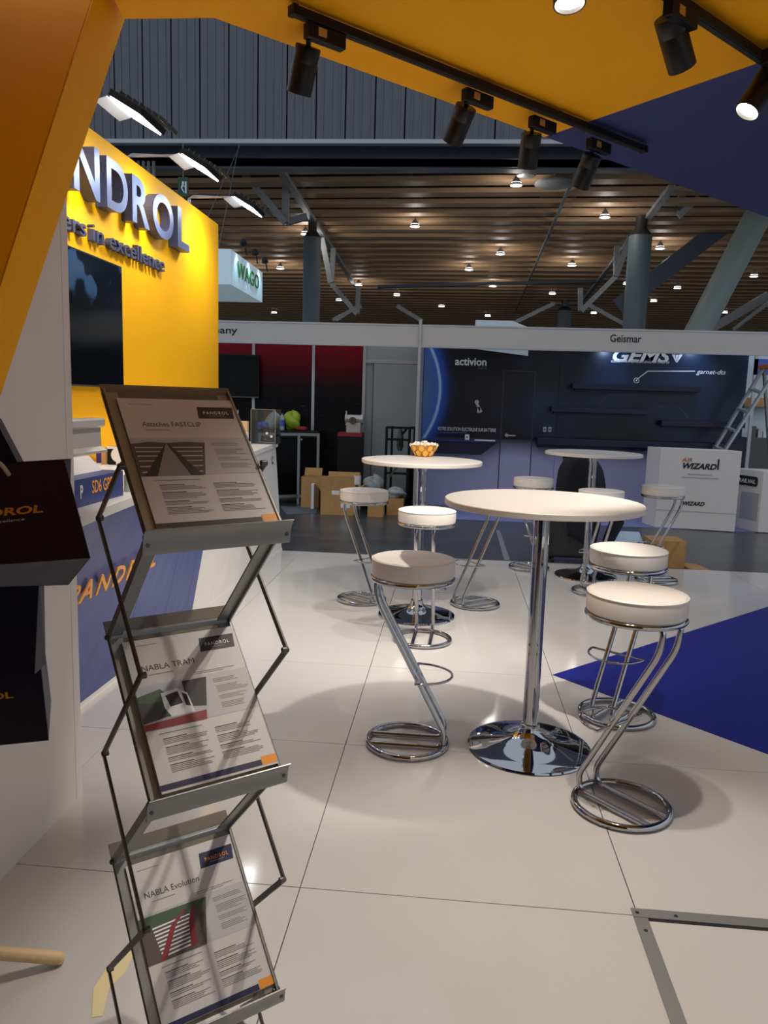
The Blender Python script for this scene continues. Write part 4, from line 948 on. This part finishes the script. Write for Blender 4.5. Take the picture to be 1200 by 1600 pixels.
tag(MB().obox((x0+.05,yb_+.1,hb-.06), (.2,.02,0), (-.02,.25,.03), (0,0,.012)).build('paper_bundle', p_white), 'white papers lying inside the big open cardboard box', 'paper')
yb2 = 8.25; x0, x1 = at_y(470,787,yb2).x, at_y(486,787,yb2).x
cb2 = open_box('cardboard_box', 'tall narrow cardboard box behind the big open one', x0, yb2, x1+.1, yb2+.25, at_y(478,745,yb2).z-Z0, card_m, [('back',.1,.05)])
o = MB().boxb((x1+.02,yb2-.12,Z0), (x1+.06,yb2-.02,.32)).build('white_carton', p_white, bevel=.003); tag(o, 'thin white carton between the two cardboard boxes', 'box')
x0, x1 = at_y(574,806,7.65).x, at_y(598,806,7.65).x
cb3 = open_box('cardboard_box', 'small closed cardboard box under the far left stool seat', x0, 7.65, x1, 7.9, .15, card_m, []); MB().boxb((x0,7.651,Z0+.15), (x1,7.899,Z0+.155)).build('lid', card_m, cb3)
x0, x1 = at_y(604,800,7.9).x, at_y(630,800,7.9).x
cb4 = open_box('cardboard_box', 'cardboard box full of clear plastic by the trolley', x0, 7.9, x1, 8.2, .22, card_m, [])
tag(lump('plastic_wrap', ((x0+x1)/2,8.05,Z0+.27), (.12,.12,.07), lime_haze, seed=12), 'crumpled clear plastic wrap spilling from the box by trolley', 'plastic')
c = at_y(583,757,8.5); tag(lump('plastic_wrap', (c.x,8.5,.26), (.16,.12,.16), lime_haze, seed=15), 'clear plastic wrap heap before the grey door', 'plastic')
o = MB().boxb((c.x-.17,8.36,Z0), (c.x+.17,8.66,.10)).build('crate', black_m, bevel=.004); tag(o, 'low black crate under the plastic wrap heap', 'crate')
c = at_y(558,765,8.3); c.y = 8.32; o = thing('paper_tube', 'upright white cardboard tube beside the open box', 'tube', (c.x,8.3,Z0))
MB().lathe([(.05,0),(.05,.46),(.04,.46),(.04,.44)], 16).build('tube', p_white, o, world=False, smooth=40); MB().boxb((-.02,-.054,.2), (.02,-.05,.34)).build('label', p_green, o, world=False)
# black trolley
yt = 8.2; xa, xb = at_y(604,680,yt).x, at_y(640,680,yt).x; zt_ = at_y(620,667,yt).z
tr = thing('trolley', 'black steel trolley frame before the grey door', 'trolley', ((xa+xb)/2,yt,Z0))
for x in (xa, xb):
    MB().tube([(x,yt,.1),(x,yt,zt_)], .018, 10).build('upright', black_m, tr, smooth=50); MB().tube([(x+.05,yt+.3,.1),(x+.05,yt+.3,zt_)], .016, 10).build('upright', black_m, tr, smooth=50)
for zz in (zt_-.01,.95,.5,.14): MB().beam((xa,yt,zz), (xb,yt,zz), .03, .03).build('cross_rail', black_m, tr)
for zz in (zt_-.01,.14): MB().beam((xb,yt,zz), (xb+.05,yt+.3,zz), .03, .03).build('cross_rail', black_m, tr)
MB().boxb((xa,yt,.12), (xb+.05,yt+.3,.14)).build('deck', black_m, tr)
for x in (xa+.02, xb-.02):
    for yy in (yt+.02, yt+.28): MB().lathe([(.0,-.015),(.06,-.015),(.06,.015),(0,.015)], 16, Matrix.Translation((x,yy,Z0+.06)) @ Matrix.Rotation(pi/2,4,'X')).build('wheel', dark_rubber, tr)
MB().beam((xa+.05,yt-.02,.45), (xb-.02,yt-.02,.75), .03, .03).build('lever', alu_dark, tr)
c = V((at_y(625,690,8.3).x,8.32,.955)); o = thing('hand_tool', 'grey power tool hanging in the black trolley frame', 'tool', c)
MB().lathe([(.03,-.16),(.045,-.1),(.045,.02),(.03,.1),(.012,.16)], 14).build('body', alu_dark, o, world=False, smooth=50); MB().beam((.02,0,.05), (.1,.0,.16), .03, .03).build('grip', black_m, o, world=False); MB().beam((0,0,-.16), (0,-.09,-.02), .012, .012).build('hook', black_m, o, world=False)
c = at_y(650,742,8.66); o = thing('blue_tube_bundle', 'upright dark blue rolled tubes right of the trolley', 'tubes', (c.x,8.35,Z0))
for k in range(3): MB().lathe([(.04,0),(.04,.72-.05*k),(0,.72-.05*k)], 12, Matrix.Translation((k*.085-.08,.03*k,0))).build('tube', jacket_m, o, world=False, smooth=40)
o = MB().prism([(at_z(443,805,0).x, 7.55),(at_z(490,803,0).x,7.75),(at_z(500,788,0).x,8.3),(at_z(440,788,0).x,8.25)], (0,0,Z0+.001), (1,0,0), (0,1,0), (0,0,.004)).build('floor_mat', grey_mat); tag(o, 'flat grey mat on the floor before the black cabinet', 'mat')
o = MB().prism([(at_z(775,826).x, at_z(775,826).y),(at_z(781,826).x,at_z(781,826).y),(at_z(797,872).x,at_z(797,872).y),(at_z(788,872).x,at_z(788,872).y)], (0,0,Z0+.0005), (1,0,0), (0,1,0), (0,0,.001)).build('floor_tape', alu_light); tag(o, 'pale strip of tape stuck across the dark aisle floor', 'tape')

# ---------------- navy stand
YN = 8.95
xr = at_y(1166,600,YN).x
wr = struct(MB().boxb((-.04,YN,Z0), (xr,YN+.08,2.28)).build('wall_right', navy_print_m))
sp_ = at_y(873,600,YN).x
MB().boxb((-.035,YN-.012,0), (sp_-.003,YN-.0005,2.27)).build('panel', navy_print_m, wr); MB().boxb((sp_+.003,YN-.012,0), (xr-.002,YN-.0005,2.27)).build('panel', navy_print_m, wr)
Yp = YN-.0145
d0_, d1_ = at_y(788,580,Yp), at_y(836,582,Yp)
d2 = struct(MB().boxb((d0_.x,YN-.018,.02), (d1_.x,YN-.0125,d0_.z)).build('door_2', navy_print_m))
for lo, hi in (((d0_.x-.012,YN-.02,.0),(d0_.x,YN-.0125,d0_.z+.012)), ((d1_.x,YN-.02,.0),(d1_.x+.012,YN-.0125,d0_.z+.012)), ((d0_.x,YN-.02,d0_.z),(d1_.x,YN-.0125,d0_.z+.012))): MB().boxb(lo, hi).build('door_gap', p_dark, d2)
c = at_y(787,680,Yp); hn = MB(); hn.lathe([(0,0),(.025,0),(.025,.012),(0,.014)], 14, Matrix.Translation((c.x+.04,YN-.018,c.z)) @ Matrix.Rotation(pi/2,4,'X')); hn.beam((c.x+.04,YN-.045,c.z), (c.x+.16,YN-.045,c.z), .018, .018); hn.beam((c.x+.04,YN-.019,c.z), (c.x+.04,YN-.053,c.z), .016, .016); hn.build('door_handle', steel_obj, d2, smooth=40)
def wtext(s_, p0, p1, hpx, m_, nm='lettering', **kw):
    a_, b_ = at_y(*p0, Yp), at_y(*p1, Yp); h_ = hpx*(YN-CAM.y)/FPX
    return MB().text(s_, V((a_.x,YN-.0135,a_.z)), (1,0,0), (0,0,1), height=h_, width=b_.x-a_.x, **kw).build(nm, m_, wr)
wtext('activion', (711,570), (760,572), 12, p_white, bold=.02)
wtext('EARTH', (747,577), (760,577), 4, mat('teal_print', (40,120,120), .5))
wtext('VOTRE SOLUTION ÉLECTRIQUE SUR BATTERIE', (684,672), (775,673), 5.5, p_white, shear=.2)
wtext('GEMS', (957,564), (1049,567), 19, p_white, shear=.3, bold=.03)
wtext('GEISMAR MEASURING SYSTEMS', (955,564+2), (1046,569), 3.6, p_white, shear=.3)
wtext('garnet-dts', (1088,584), (1134,585), 7, p_white, shear=.3, bold=.004)
wtext('rectirail-dts', (1005,620), (1064,621), 6, mat('faint_print', (84,90,100), .5), shear=.3)
wtext('ripple', (1026,636), (1044,637), 5, MATS['faint_print'], shear=.3)
def wline(pts, m_, wpx=1.2):
    mb = MB(); w_ = wpx*(YN-CAM.y)/FPX
    for (p_, q_) in zip(pts[:-1], pts[1:]):
        a_, b_ = at_y(*p_, Yp), at_y(*q_, Yp); a_.y = b_.y = YN-.0132; mb.beam(a_, b_, w_, .001, (0,1,0))
    mb.build('print_line', m_, wr)
wline([(995,593),(1012,580),(1086,580)], p_white); wline([(937,629),(951,617),(1003,617)], MATS['faint_print']); wline([(1060,635),(1072,647)], MATS['faint_print'])
wline([(684,676),(730,676)], bottle_b, 1)
for (px, py, r_, m_) in ((994.5,594.5,.034,p_white),(936,630,.025,MATS['faint_print']),(1074,649,.034,MATS['faint_print'])):
    c = at_y(px,py,Yp); c.y = YN-.0133; mb = MB(); mb.tube([c+V((r_*cos(2*pi*k/20),0,r_*sin(2*pi*k/20))) for k in range(20)], .004, 5, True); mb.lathe([(0,0),(r_*.35,0),(r_*.35,.001),(0,.001)], 12, Matrix.Translation(c) @ Matrix.Rotation(pi/2,4,'X')); mb.build('print_dot', m_, wr)
# printed diamond and clip tool
c = at_y(1058,557,Yp); mb = MB(); k_ = .075
for tri in (((-1,.35),(-.45,.85),(-.35,.35)),((-.45,.85),(.45,.85),(0,.4)),((.45,.85),(1,.35),(.35,.35)),((-.97,.28),(-.38,.28),(-.06,-.95)),((-.3,.28),(.3,.28),(0,-.95)),((.38,.28),(.97,.28),(.06,-.95))):
    mb.poly([V((c.x+p_[0]*k_, YN-.0134, c.z+p_[1]*k_*1.2)) for p_ in tri][::1])
mb.build('diamond_mark', p_white, wr)
c = at_y(748,636,Yp); mb = MB(); mb.beam((c.x-.03,YN-.016,c.z+.05), (c.x+.04,YN-.016,c.z-.07), .035, .004, (0,1,0)); mb.lathe([(0,0),(.03,0),(.03,.003),(0,.003)], 14, Matrix.Translation((c.x-.03,YN-.0135,c.z+.07)) @ Matrix.Rotation(pi/2,4,'X')); mb.beam((c.x,YN-.016,c.z), (c.x+.0,YN-.016,c.z-.08), .04, .004, (0,1,0)); mb.build('print_tool', p_sky, wr)
def shelf(px0, px1, py, label, depth=.22, th=.07, y=None):
    a_, b_ = at_y(px0,py,YN-depth), at_y(px1,py,YN-depth)
    o = thing('wall_shelf', label, 'shelf', ((a_.x+b_.x)/2, YN-.02, a_.z-th))
    MB().boxb((a_.x,YN-depth,a_.z-th*.5), (b_.x,YN-.0205,a_.z+th*.5)).build('board', navy_solid, o, bevel=.002)
    MB().boxb((a_.x+.05,YN-.06,a_.z-th*.5-.03), (b_.x-.05,YN-.0205,a_.z-th*.5)).build('bracket_rail', navy_solid, o)
shelf(895,1097,603,'upper navy wall shelf under the white lettering'); shelf(862,1018,639,'middle navy wall shelf, left of the lowest one'); shelf(1034,1165,661,'lowest navy wall shelf, at the right'); 
a_, b_ = at_y(840,684,YN-.3), at_y(1163,694,YN-.3); o = thing('wall_counter', 'long navy ledge along the right part of the navy wall', 'ledge', (a_.x,YN-.02,a_.z-.1)); MB().boxb((a_.x,YN-.3,a_.z-.09), (b_.x,YN-.0205,a_.z)).build('board', navy_solid, o, bevel=.003); MB().boxb((a_.x+.02,YN-.1,a_.z-.14), (b_.x-.02,YN-.0205,a_.z-.09)).build('support_rail', navy_solid, o)
a_, b_ = at_y(660,686,YN-.3), at_y(780,688,YN-.3); o = thing('wall_counter', 'short navy ledge with slanted underside left of the door', 'ledge', (a_.x,YN-.02,a_.z-.1))
blue_ledge = mat('blue_ledge', (24,44,110), .4)
MB().boxb((max(a_.x,-.03),YN-.3,a_.z-.02), (b_.x,YN-.0205,a_.z)).build('board', blue_ledge, o, bevel=.002)
zl = at_y(700,709,YN-.28).z; xq = at_y(752,709,YN-.28).x
MB().prism([(max(a_.x,-.03),zl),(xq,zl),(b_.x-.04,a_.z-.0205),(max(a_.x,-.03),a_.z-.0205)], (0,YN-.0205,0), (1,0,0), (0,0,1), (0,-.25,0)).build('slanted_box', navy_solid, o)
c = at_y(760,682,YN-.2); o = MB().boxb((c.x-.16,YN-.27,a_.z+.0005), (c.x+.12,YN-.1,a_.z+.012)).build('paper_stack', p_white); tag(o, 'flat white papers on the short navy ledge', 'paper')
c = at_y(730,680,YN-.15); o = thing('white_socket_box', 'small white box standing on the short navy ledge', 'box', (c.x,YN-.12,a_.z)); MB().boxb((-.03,-.03,.0005), (.03,.03,.075)).build('box', p_white, o, world=False, bevel=.003); MB().boxb((-.01,-.032,.03), (.01,-.0301,.05)).build('slot', p_dark, o, world=False)
for k, px in enumerate((851,859)):
    c = at_y(px,671,Yp); o = thing('wall_socket', 'small white wall socket above the ledge, %s of the pair' % ('left','right')[k], 'socket', (c.x,YN-.013,c.z)); MB().boxb((-.022,-.012,-.035), (.022,-.0005,.035)).build('plate', p_sky, o, world=False, bevel=.002); MB().lathe([(0,0),(.012,0),(.012,.002),(0,.002)], 10, Matrix.Translation((0,-.012,0)) @ Matrix.Rotation(pi/2,4,'X')).build('outlet', p_dark, o, world=False)
for k, px in enumerate((957,1100)):
    c = at_y(px,545,YN-.35); o = thing('picture_lamp', 'cool white lamp behind the fascia at %s' % ('the big slanted letters','the right end of wall')[k], 'lamp', (c.x,YN-.02,c.z+.05)); cc_ = V((c.x,YN-.3,c.z+.05))
    MB().lathe([(.03,.07),(.045,.05),(.05,0)], 14, Matrix.Translation(cc_)).build('shade', black_m, o, smooth=50); MB().lathe([(0,.004),(.04,.008),(.04,.012),(0,.014)], 12, Matrix.Translation(cc_)).build('bulb', down_glow, o); MB().tube([cc_+V((0,0,.06)), V((c.x,YN-.0135,c.z+.09))], .008, 6).build('arm', black_m, o)
    spot(o, cc_-V((0,0,.02)), V((c.x,YN,c.z-.25)), 7, 110, .9, (.5,.68,1), .03)
a_, b_ = at_y(743,500,8.5), at_y(825,556,8.5); o = thing('hanging_board', 'pale board showing above and below the right fascia', 'board', (a_.x,8.5,b_.z)); MB().prism([(a_.x,at_y(743,545,8.5).z-.0),(b_.x,b_.z),(b_.x,at_y(825,512,8.5).z),(at_y(800,507,8.5).x,a_.z),(a_.x,a_.z)], (0,8.5,0), (1,0,0), (0,0,1), (0,.03,0)).build('board', sign_white, o); MB().boxb((b_.x-.05,8.531,b_.z+.05), (b_.x-.01,YN-.013,b_.z+.09)).build('bracket', alu, o); MB().boxb((a_.x+.01,8.531,b_.z+.15), (a_.x+.05,YN-.013,b_.z+.19)).build('bracket', alu, o)
o = MB().boxb((-.03,7.74,Z0+.0005), (5.2,YN-.021,Z0+.006)).build('stand_carpet', lav_carpet); tag(o, 'pale lavender carpet of the navy stand', 'carpet')
# reception counters
zcw = Z0+.0065
yc = 7.78; xl, xrr = at_y(1012,818,yc).x, at_y(1142,828,yc-.0).x
za = at_y(1030,700,yc).z
rc = thing('reception_counter', 'white counter with a dark comic style logo by the navy wall', 'counter', ((xl+xrr)/2,yc,zcw))
dy = V((.12,.32,0)); e_ = V((xrr-xl,-.13,0)); o0 = V((xl+.09,yc,zcw)); e_ = V((xrr-xl-.09,-.13,0)); sd = V((-.09,.30,0))
MB().obox(o0, e_, sd, V((0,0,za-zcw))).build('body', white_lam, rc, bevel=.004)
MB().obox(o0+V((-.003,-.006,.22))+e_*.0, e_*1.0, V((0,-.002,0)), V((0,0,.004))).build('seam', p_text, rc)
nf = V((e_.y,-e_.x,0)).normalized()
def rtext(s_, u, v, hh, wd_, m_, **kw): MB().text(s_, o0+e_*u+V((0,0,(za-zcw)*v))+nf*.004, e_, (0,0,1), height=hh, width=wd_, **kw).build('lettering', m_, rc)
el = e_.length
rtext('AIR', .27,.845,.05,el*.13, mat('orange_ink', (200,120,60), .5), shear=.25, bold=.02)
rtext('WIZARD', .29,.76,.07,el*.42, ink, shear=.3, bold=.04)
rtext('WIZARD', .33,.30,.05,el*.27, ink, shear=.3, bold=.04)
MB().obox(o0+e_*.715+V((0,0,(za-zcw)*.76))+nf*.004, e_*.02, nf*.001, V((0,0,.13))).build('logo_mark', ink, rc)
for (u0, u1, v_) in ((.36,.66,.685),(.29,.74,.645)): MB().obox(o0+e_*u0+V((0,0,(za-zcw)*v_))+nf*.004, e_*(u1-u0), nf*.001, V((0,0,.014))).build('small_print', p_grey, rc)
c1, c2 = at_y(1150,829,7.72), at_y(1165,831,7.72)
zb = at_y(1160,735,7.72).z
xq0 = at_y(1184,832,7.70).x; rc2 = thing('reception_counter', 'white counter with a black badge at the right edge', 'counter', (xq0,7.7,zcw))
MB().hexa([V((xq0,7.70,zcw)), V((xq0+1.0,7.62,zcw)), V((xq0+1.1,8.1,zcw)), V((xq0-.19,8.12,zcw)), V((xq0,7.70,zb)), V((xq0+1.0,7.62,zb)), V((xq0+1.1,8.1,zb)), V((xq0-.19,8.12,zb))]).build('body', white_lam, rc2, bevel=.004)
fe = V((xq0,7.70,0))-V((xq0-.19,8.12,0)); fn = V((-abs(fe.y),-abs(fe.x),0)).normalized(); fo = V((xq0-.16,8.12,0))
ax_ = V((1,-.08,0)).normalized(); an = V((-.08,-1,0)).normalized()
b0 = V((xq0-.19,8.12,zb-.20))+fn*.006+fe*.12
mb = MB(); L_ = fe.length*.72; H_ = .12; rr = .03; pts = []
for (cx_, cz_, a0) in ((L_-rr,rr,-90),(L_-rr,H_-rr,0),(rr,H_-rr,90),(rr,rr,180)):
    for k in range(5): t_ = radians(a0+k*22.5); pts.append((cx_+rr*cos(t_), cz_+rr*sin(t_)))
mb.prism(pts, b0, fe.normalized(), V((0,0,1)), fn*.003); mb.build('badge', ink, rc2)
MB().text('RAILVAL', b0+fe.normalized()*.03+V((0,0,.035))+fn*.005, fe, (0,0,1), height=.05, width=L_-.06, bold=.03, shear=.15).build('lettering', p_white, rc2)
MB().obox(V((xq0-.19,8.12,.12))+fn*.002+fe*.3, fe*.62, fn*.002, V((0,0,zb-.40))).build('inset_panel', p_sky, rc2)
o = thing('red_bin', 'red and tan container between the two white counters', 'container', (at_y(1141,800,8.3).x,8.3,zcw)); MB().boxb((-.06,-.06,0), (.08,.06,.24)).build('red_body', red_m, o, world=False, bevel=.005); MB().boxb((-.06,-.06,.241), (.08,.06,.36)).build('tan_lid', card_m, o, world=False, bevel=.004)
# ladder
ld = thing('step_ladder', 'aluminium folding step ladder standing against the right edge', 'ladder', (at_y(1110,812,8.4).x,8.4,zcw))
def down(a_, b_): t_ = (zcw-a_.z)/(b_.z-a_.z); return a_+(b_-a_)*t_
rails = []
for (tp, bt_, y) in (((1194,573),(1114,705),8.55), ((1212,580),(1132,704),8.25)):
    a_, b_ = at_y(*tp,y), at_y(*bt_,y); e2 = down(a_,b_); rails.append((a_,e2)); MB().beam(a_, e2, .03, .075, (0,1,0)).build('rail', alu_light, ld, bevel=.003)
for k in range(7):
    t_ = .14+.125*k; MB().beam(rails[0][0].lerp(rails[0][1],t_), rails[1][0].lerp(rails[1][1],t_), .07, .025).build('rung', alu_light, ld)
for i, (dx, y) in enumerate(((.55,8.55),(.55,8.25))):
    a_ = rails[i][0]; e2 = V((a_.x+.32, y, zcw)); MB().beam(a_-V((0,0,.03)), e2, .03, .05, (0,1,0)).build('back_leg', alu, ld, bevel=.002)
MB().beam(rails[0][0]+V((.12,0,-.8)), rails[1][0]+V((.12,0,-.8)), .03, .03).build('back_stay', alu, ld)
MB().boxb((rails[0][0].x-.06,8.2,rails[0][0].z-.03), (rails[0][0].x+.12,8.6,rails[0][0].z+.02)).build('top_cap', mat('orange_plastic', (190,100,50), .5), ld, bevel=.004)
# far right stand seen past the navy wall
o = thing('distant_stand', 'pale distant exhibition stand behind the ladder', 'stand', (at_y(1210,700,14).x,14,Z0))
x0 = at_y(1160,650,14).x
MB().boxb((x0,14.3,Z0), (x0+2.5,14.36,2.6)).build('back_panel', sign_white, o); MB().boxb((x0,13.7,Z0), (x0+2.5,14.2,.95)).build('desk', alu_dark, o); MB().boxb((x0,13.6,2.15), (x0+2.5,13.64,2.45)).build('fascia', bottle_b, o)
for k in range(2): MB().boxb((x0+2.4*k,13.6,Z0), (x0+.06+2.4*k,13.65,2.6)).build('post', alu_light, o)
MB().boxb((x0+.02,13.75,1.55), (x0+.6,14.29,1.72)).build('shelf', card_m, o)
for k in range(7):
    b_ = MB().boxb((x0+.02+k*.11,13.75+.03*(k%2),.95), (x0+.10+k*.11,13.95,1.02+.05*((k*3)%4))).build('leaflet_box', (sign_white, alu_dark, alu_light)[k % 3]); tag(b_, 'small %s box on the desk of the distant stand' % ('pale','dark','grey')[k % 3], 'box', 'boxes on the distant desk')
# suitcase with jacket
zs_ = Z0; c0 = at_z(893,884,Z0); c0 = V((1.56,5.36,Z0))
sc = thing('suitcase', 'dark upright trolley suitcase behind the farthest table', 'suitcase', c0)
MB().boxb((-.20,-.12,.05), (.20,.12,.66)).build('shell', case_m, sc, world=False, bevel=.03)
for k in range(5): MB().boxb((-.17+k*.08,-.126,.1), (-.15+k*.08,-.12,.6)).build('rib', case_m, sc, world=False)
for s_ in (-1,1):
    MB().tube([(s_*.09,.08,.6),(s_*.09,.08,1.0)], .009, 8).build('handle_rod', alu_dark, sc, world=False)
    for y_ in (-.09,.09): MB().lathe([(0,-.012),(.025,-.012),(.025,.012),(0,.012)], 14, Matrix.Translation((s_*.16,y_,.025)) @ Matrix.Rotation(pi/2,4,'Y')).build('wheel', dark_rubber, sc, world=False)
MB().tube([(-.1,.08,1.0),(.1,.08,1.0)], .014, 8).build('handle', black_m, sc, world=False)
# jacket: draped sheet
mb = MB(); nu, nv = 28, 16; vv = []
pxo = [(0,1.03,.10),(.08,1.0,.20),(.22,.90,.29),(.42,.72,.335),(.62,.60,.35),(.8,.42,.33),(1,.22,.27)]
def prof_w(t_):
    for (a0,z0_,w0),(a1,z1_,w1) in zip(pxo[:-1],pxo[1:]):
        if a0 <= t_ <= a1: f_ = (t_-a0)/(a1-a0); return z0_+(z1_-z0_)*f_, w0+(w1-w0)*f_
    return pxo[-1][1:]
for i in range(nv+1):
    z_, w_ = prof_w(i/nv)
    for j in range(nu):
        p_ = 2*pi*j/nu; fold = 1+.09*sin(5*p_+i*.25)*min(1,i/5)+.05*sin(9*p_+1)
        vv.append(V((.09+w_*cos(p_)*fold*.66-.03, .0+(.10+w_*.22)*sin(p_)*fold, z_+.03*sin(3*p_+.5)*i/nv+.04*sin(p_*2)*(i/nv))))
fs = [(i*nu+j, (i+1)*nu+j, (i+1)*nu+(j+1)%nu, i*nu+(j+1)%nu) for i in range(nv) for j in range(nu)]+[tuple(range(nu))]
mb.add([v+c0 for v in vv], fs)
jk = mb.build('jacket', jacket_m, smooth=60); tag(jk, 'dark navy jacket draped over the suitcase handle', 'jacket'); jk.modifiers.new('Solidify','SOLIDIFY').thickness = .006
sb = MB().tube([c0+V((.40,.0,.62)), c0+V((.43,-.02,.40)), c0+V((.36,-.03,.22)), c0+V((.33,-.04,.12))], [.06,.07,.055,.04], 10).build('sleeve', jacket_m, jk, smooth=60)
# small box and sheets right of the suitcase
bx = open_box('cardboard_box', 'small cardboard box behind the farthest right stool', 2.30, 5.25, 2.62, 5.55, .25, card_m, []); MB().boxb((2.30,5.251,Z0+.25), (2.62,5.549,Z0+.255)).build('lid', card_m, bx)
o = MB().obox((2.66,5.2,Z0+.0005), (.18,-.05,0), (-.05,.3,0), (0,0,.012)).build('cardboard_sheet', card_m); tag(o, 'flat cardboard scrap on the floor right of small box', 'cardboard')
a_ = at_z(968,858,.02); o = MB().obox((1.98,5.32,.10), (.30,.0,.0), (0,.34,.14), (0,-.005,.008)).build('blue_folder', blue_sheet); tag(o, 'pale blue sheet leaning on the floor between stools', 'sheet')
o = MB().boxb((2.0,5.4,Z0), (2.26,5.62,.11)).build('carton', card_dark, bevel=.003); tag(o, 'low grey carton under the pale blue sheet', 'box')
o = MB().tube([V((2.15,5.36,.118))+V((.07*cos(k*pi/10),.05*sin(k*pi/10),.0206*sin(k*pi/10)+.012)) for k in range(20)], .006, 6, True).build('cable_loop', black_m, smooth=60); tag(o, 'black cable loop lying on the pale blue sheet', 'cable')
# yellowish scuff of tape residue on the white floor
a_ = [at_z(*q) for q in ((143,1590),(146,1545),(172,1505),(196,1490),(205,1470),(214,1478),(196,1520),(170,1545),(160,1588))]
o = MB().prism([(p_.x,p_.y) for p_ in a_], (0,0,.0004), (1,0,0), (0,1,0), (0,0,.0006)).build('tape_residue', mat('tape_residue', (232,214,160), .4)); tag(o, 'pale yellow patch of tape left on the floor by the rack', 'tape')
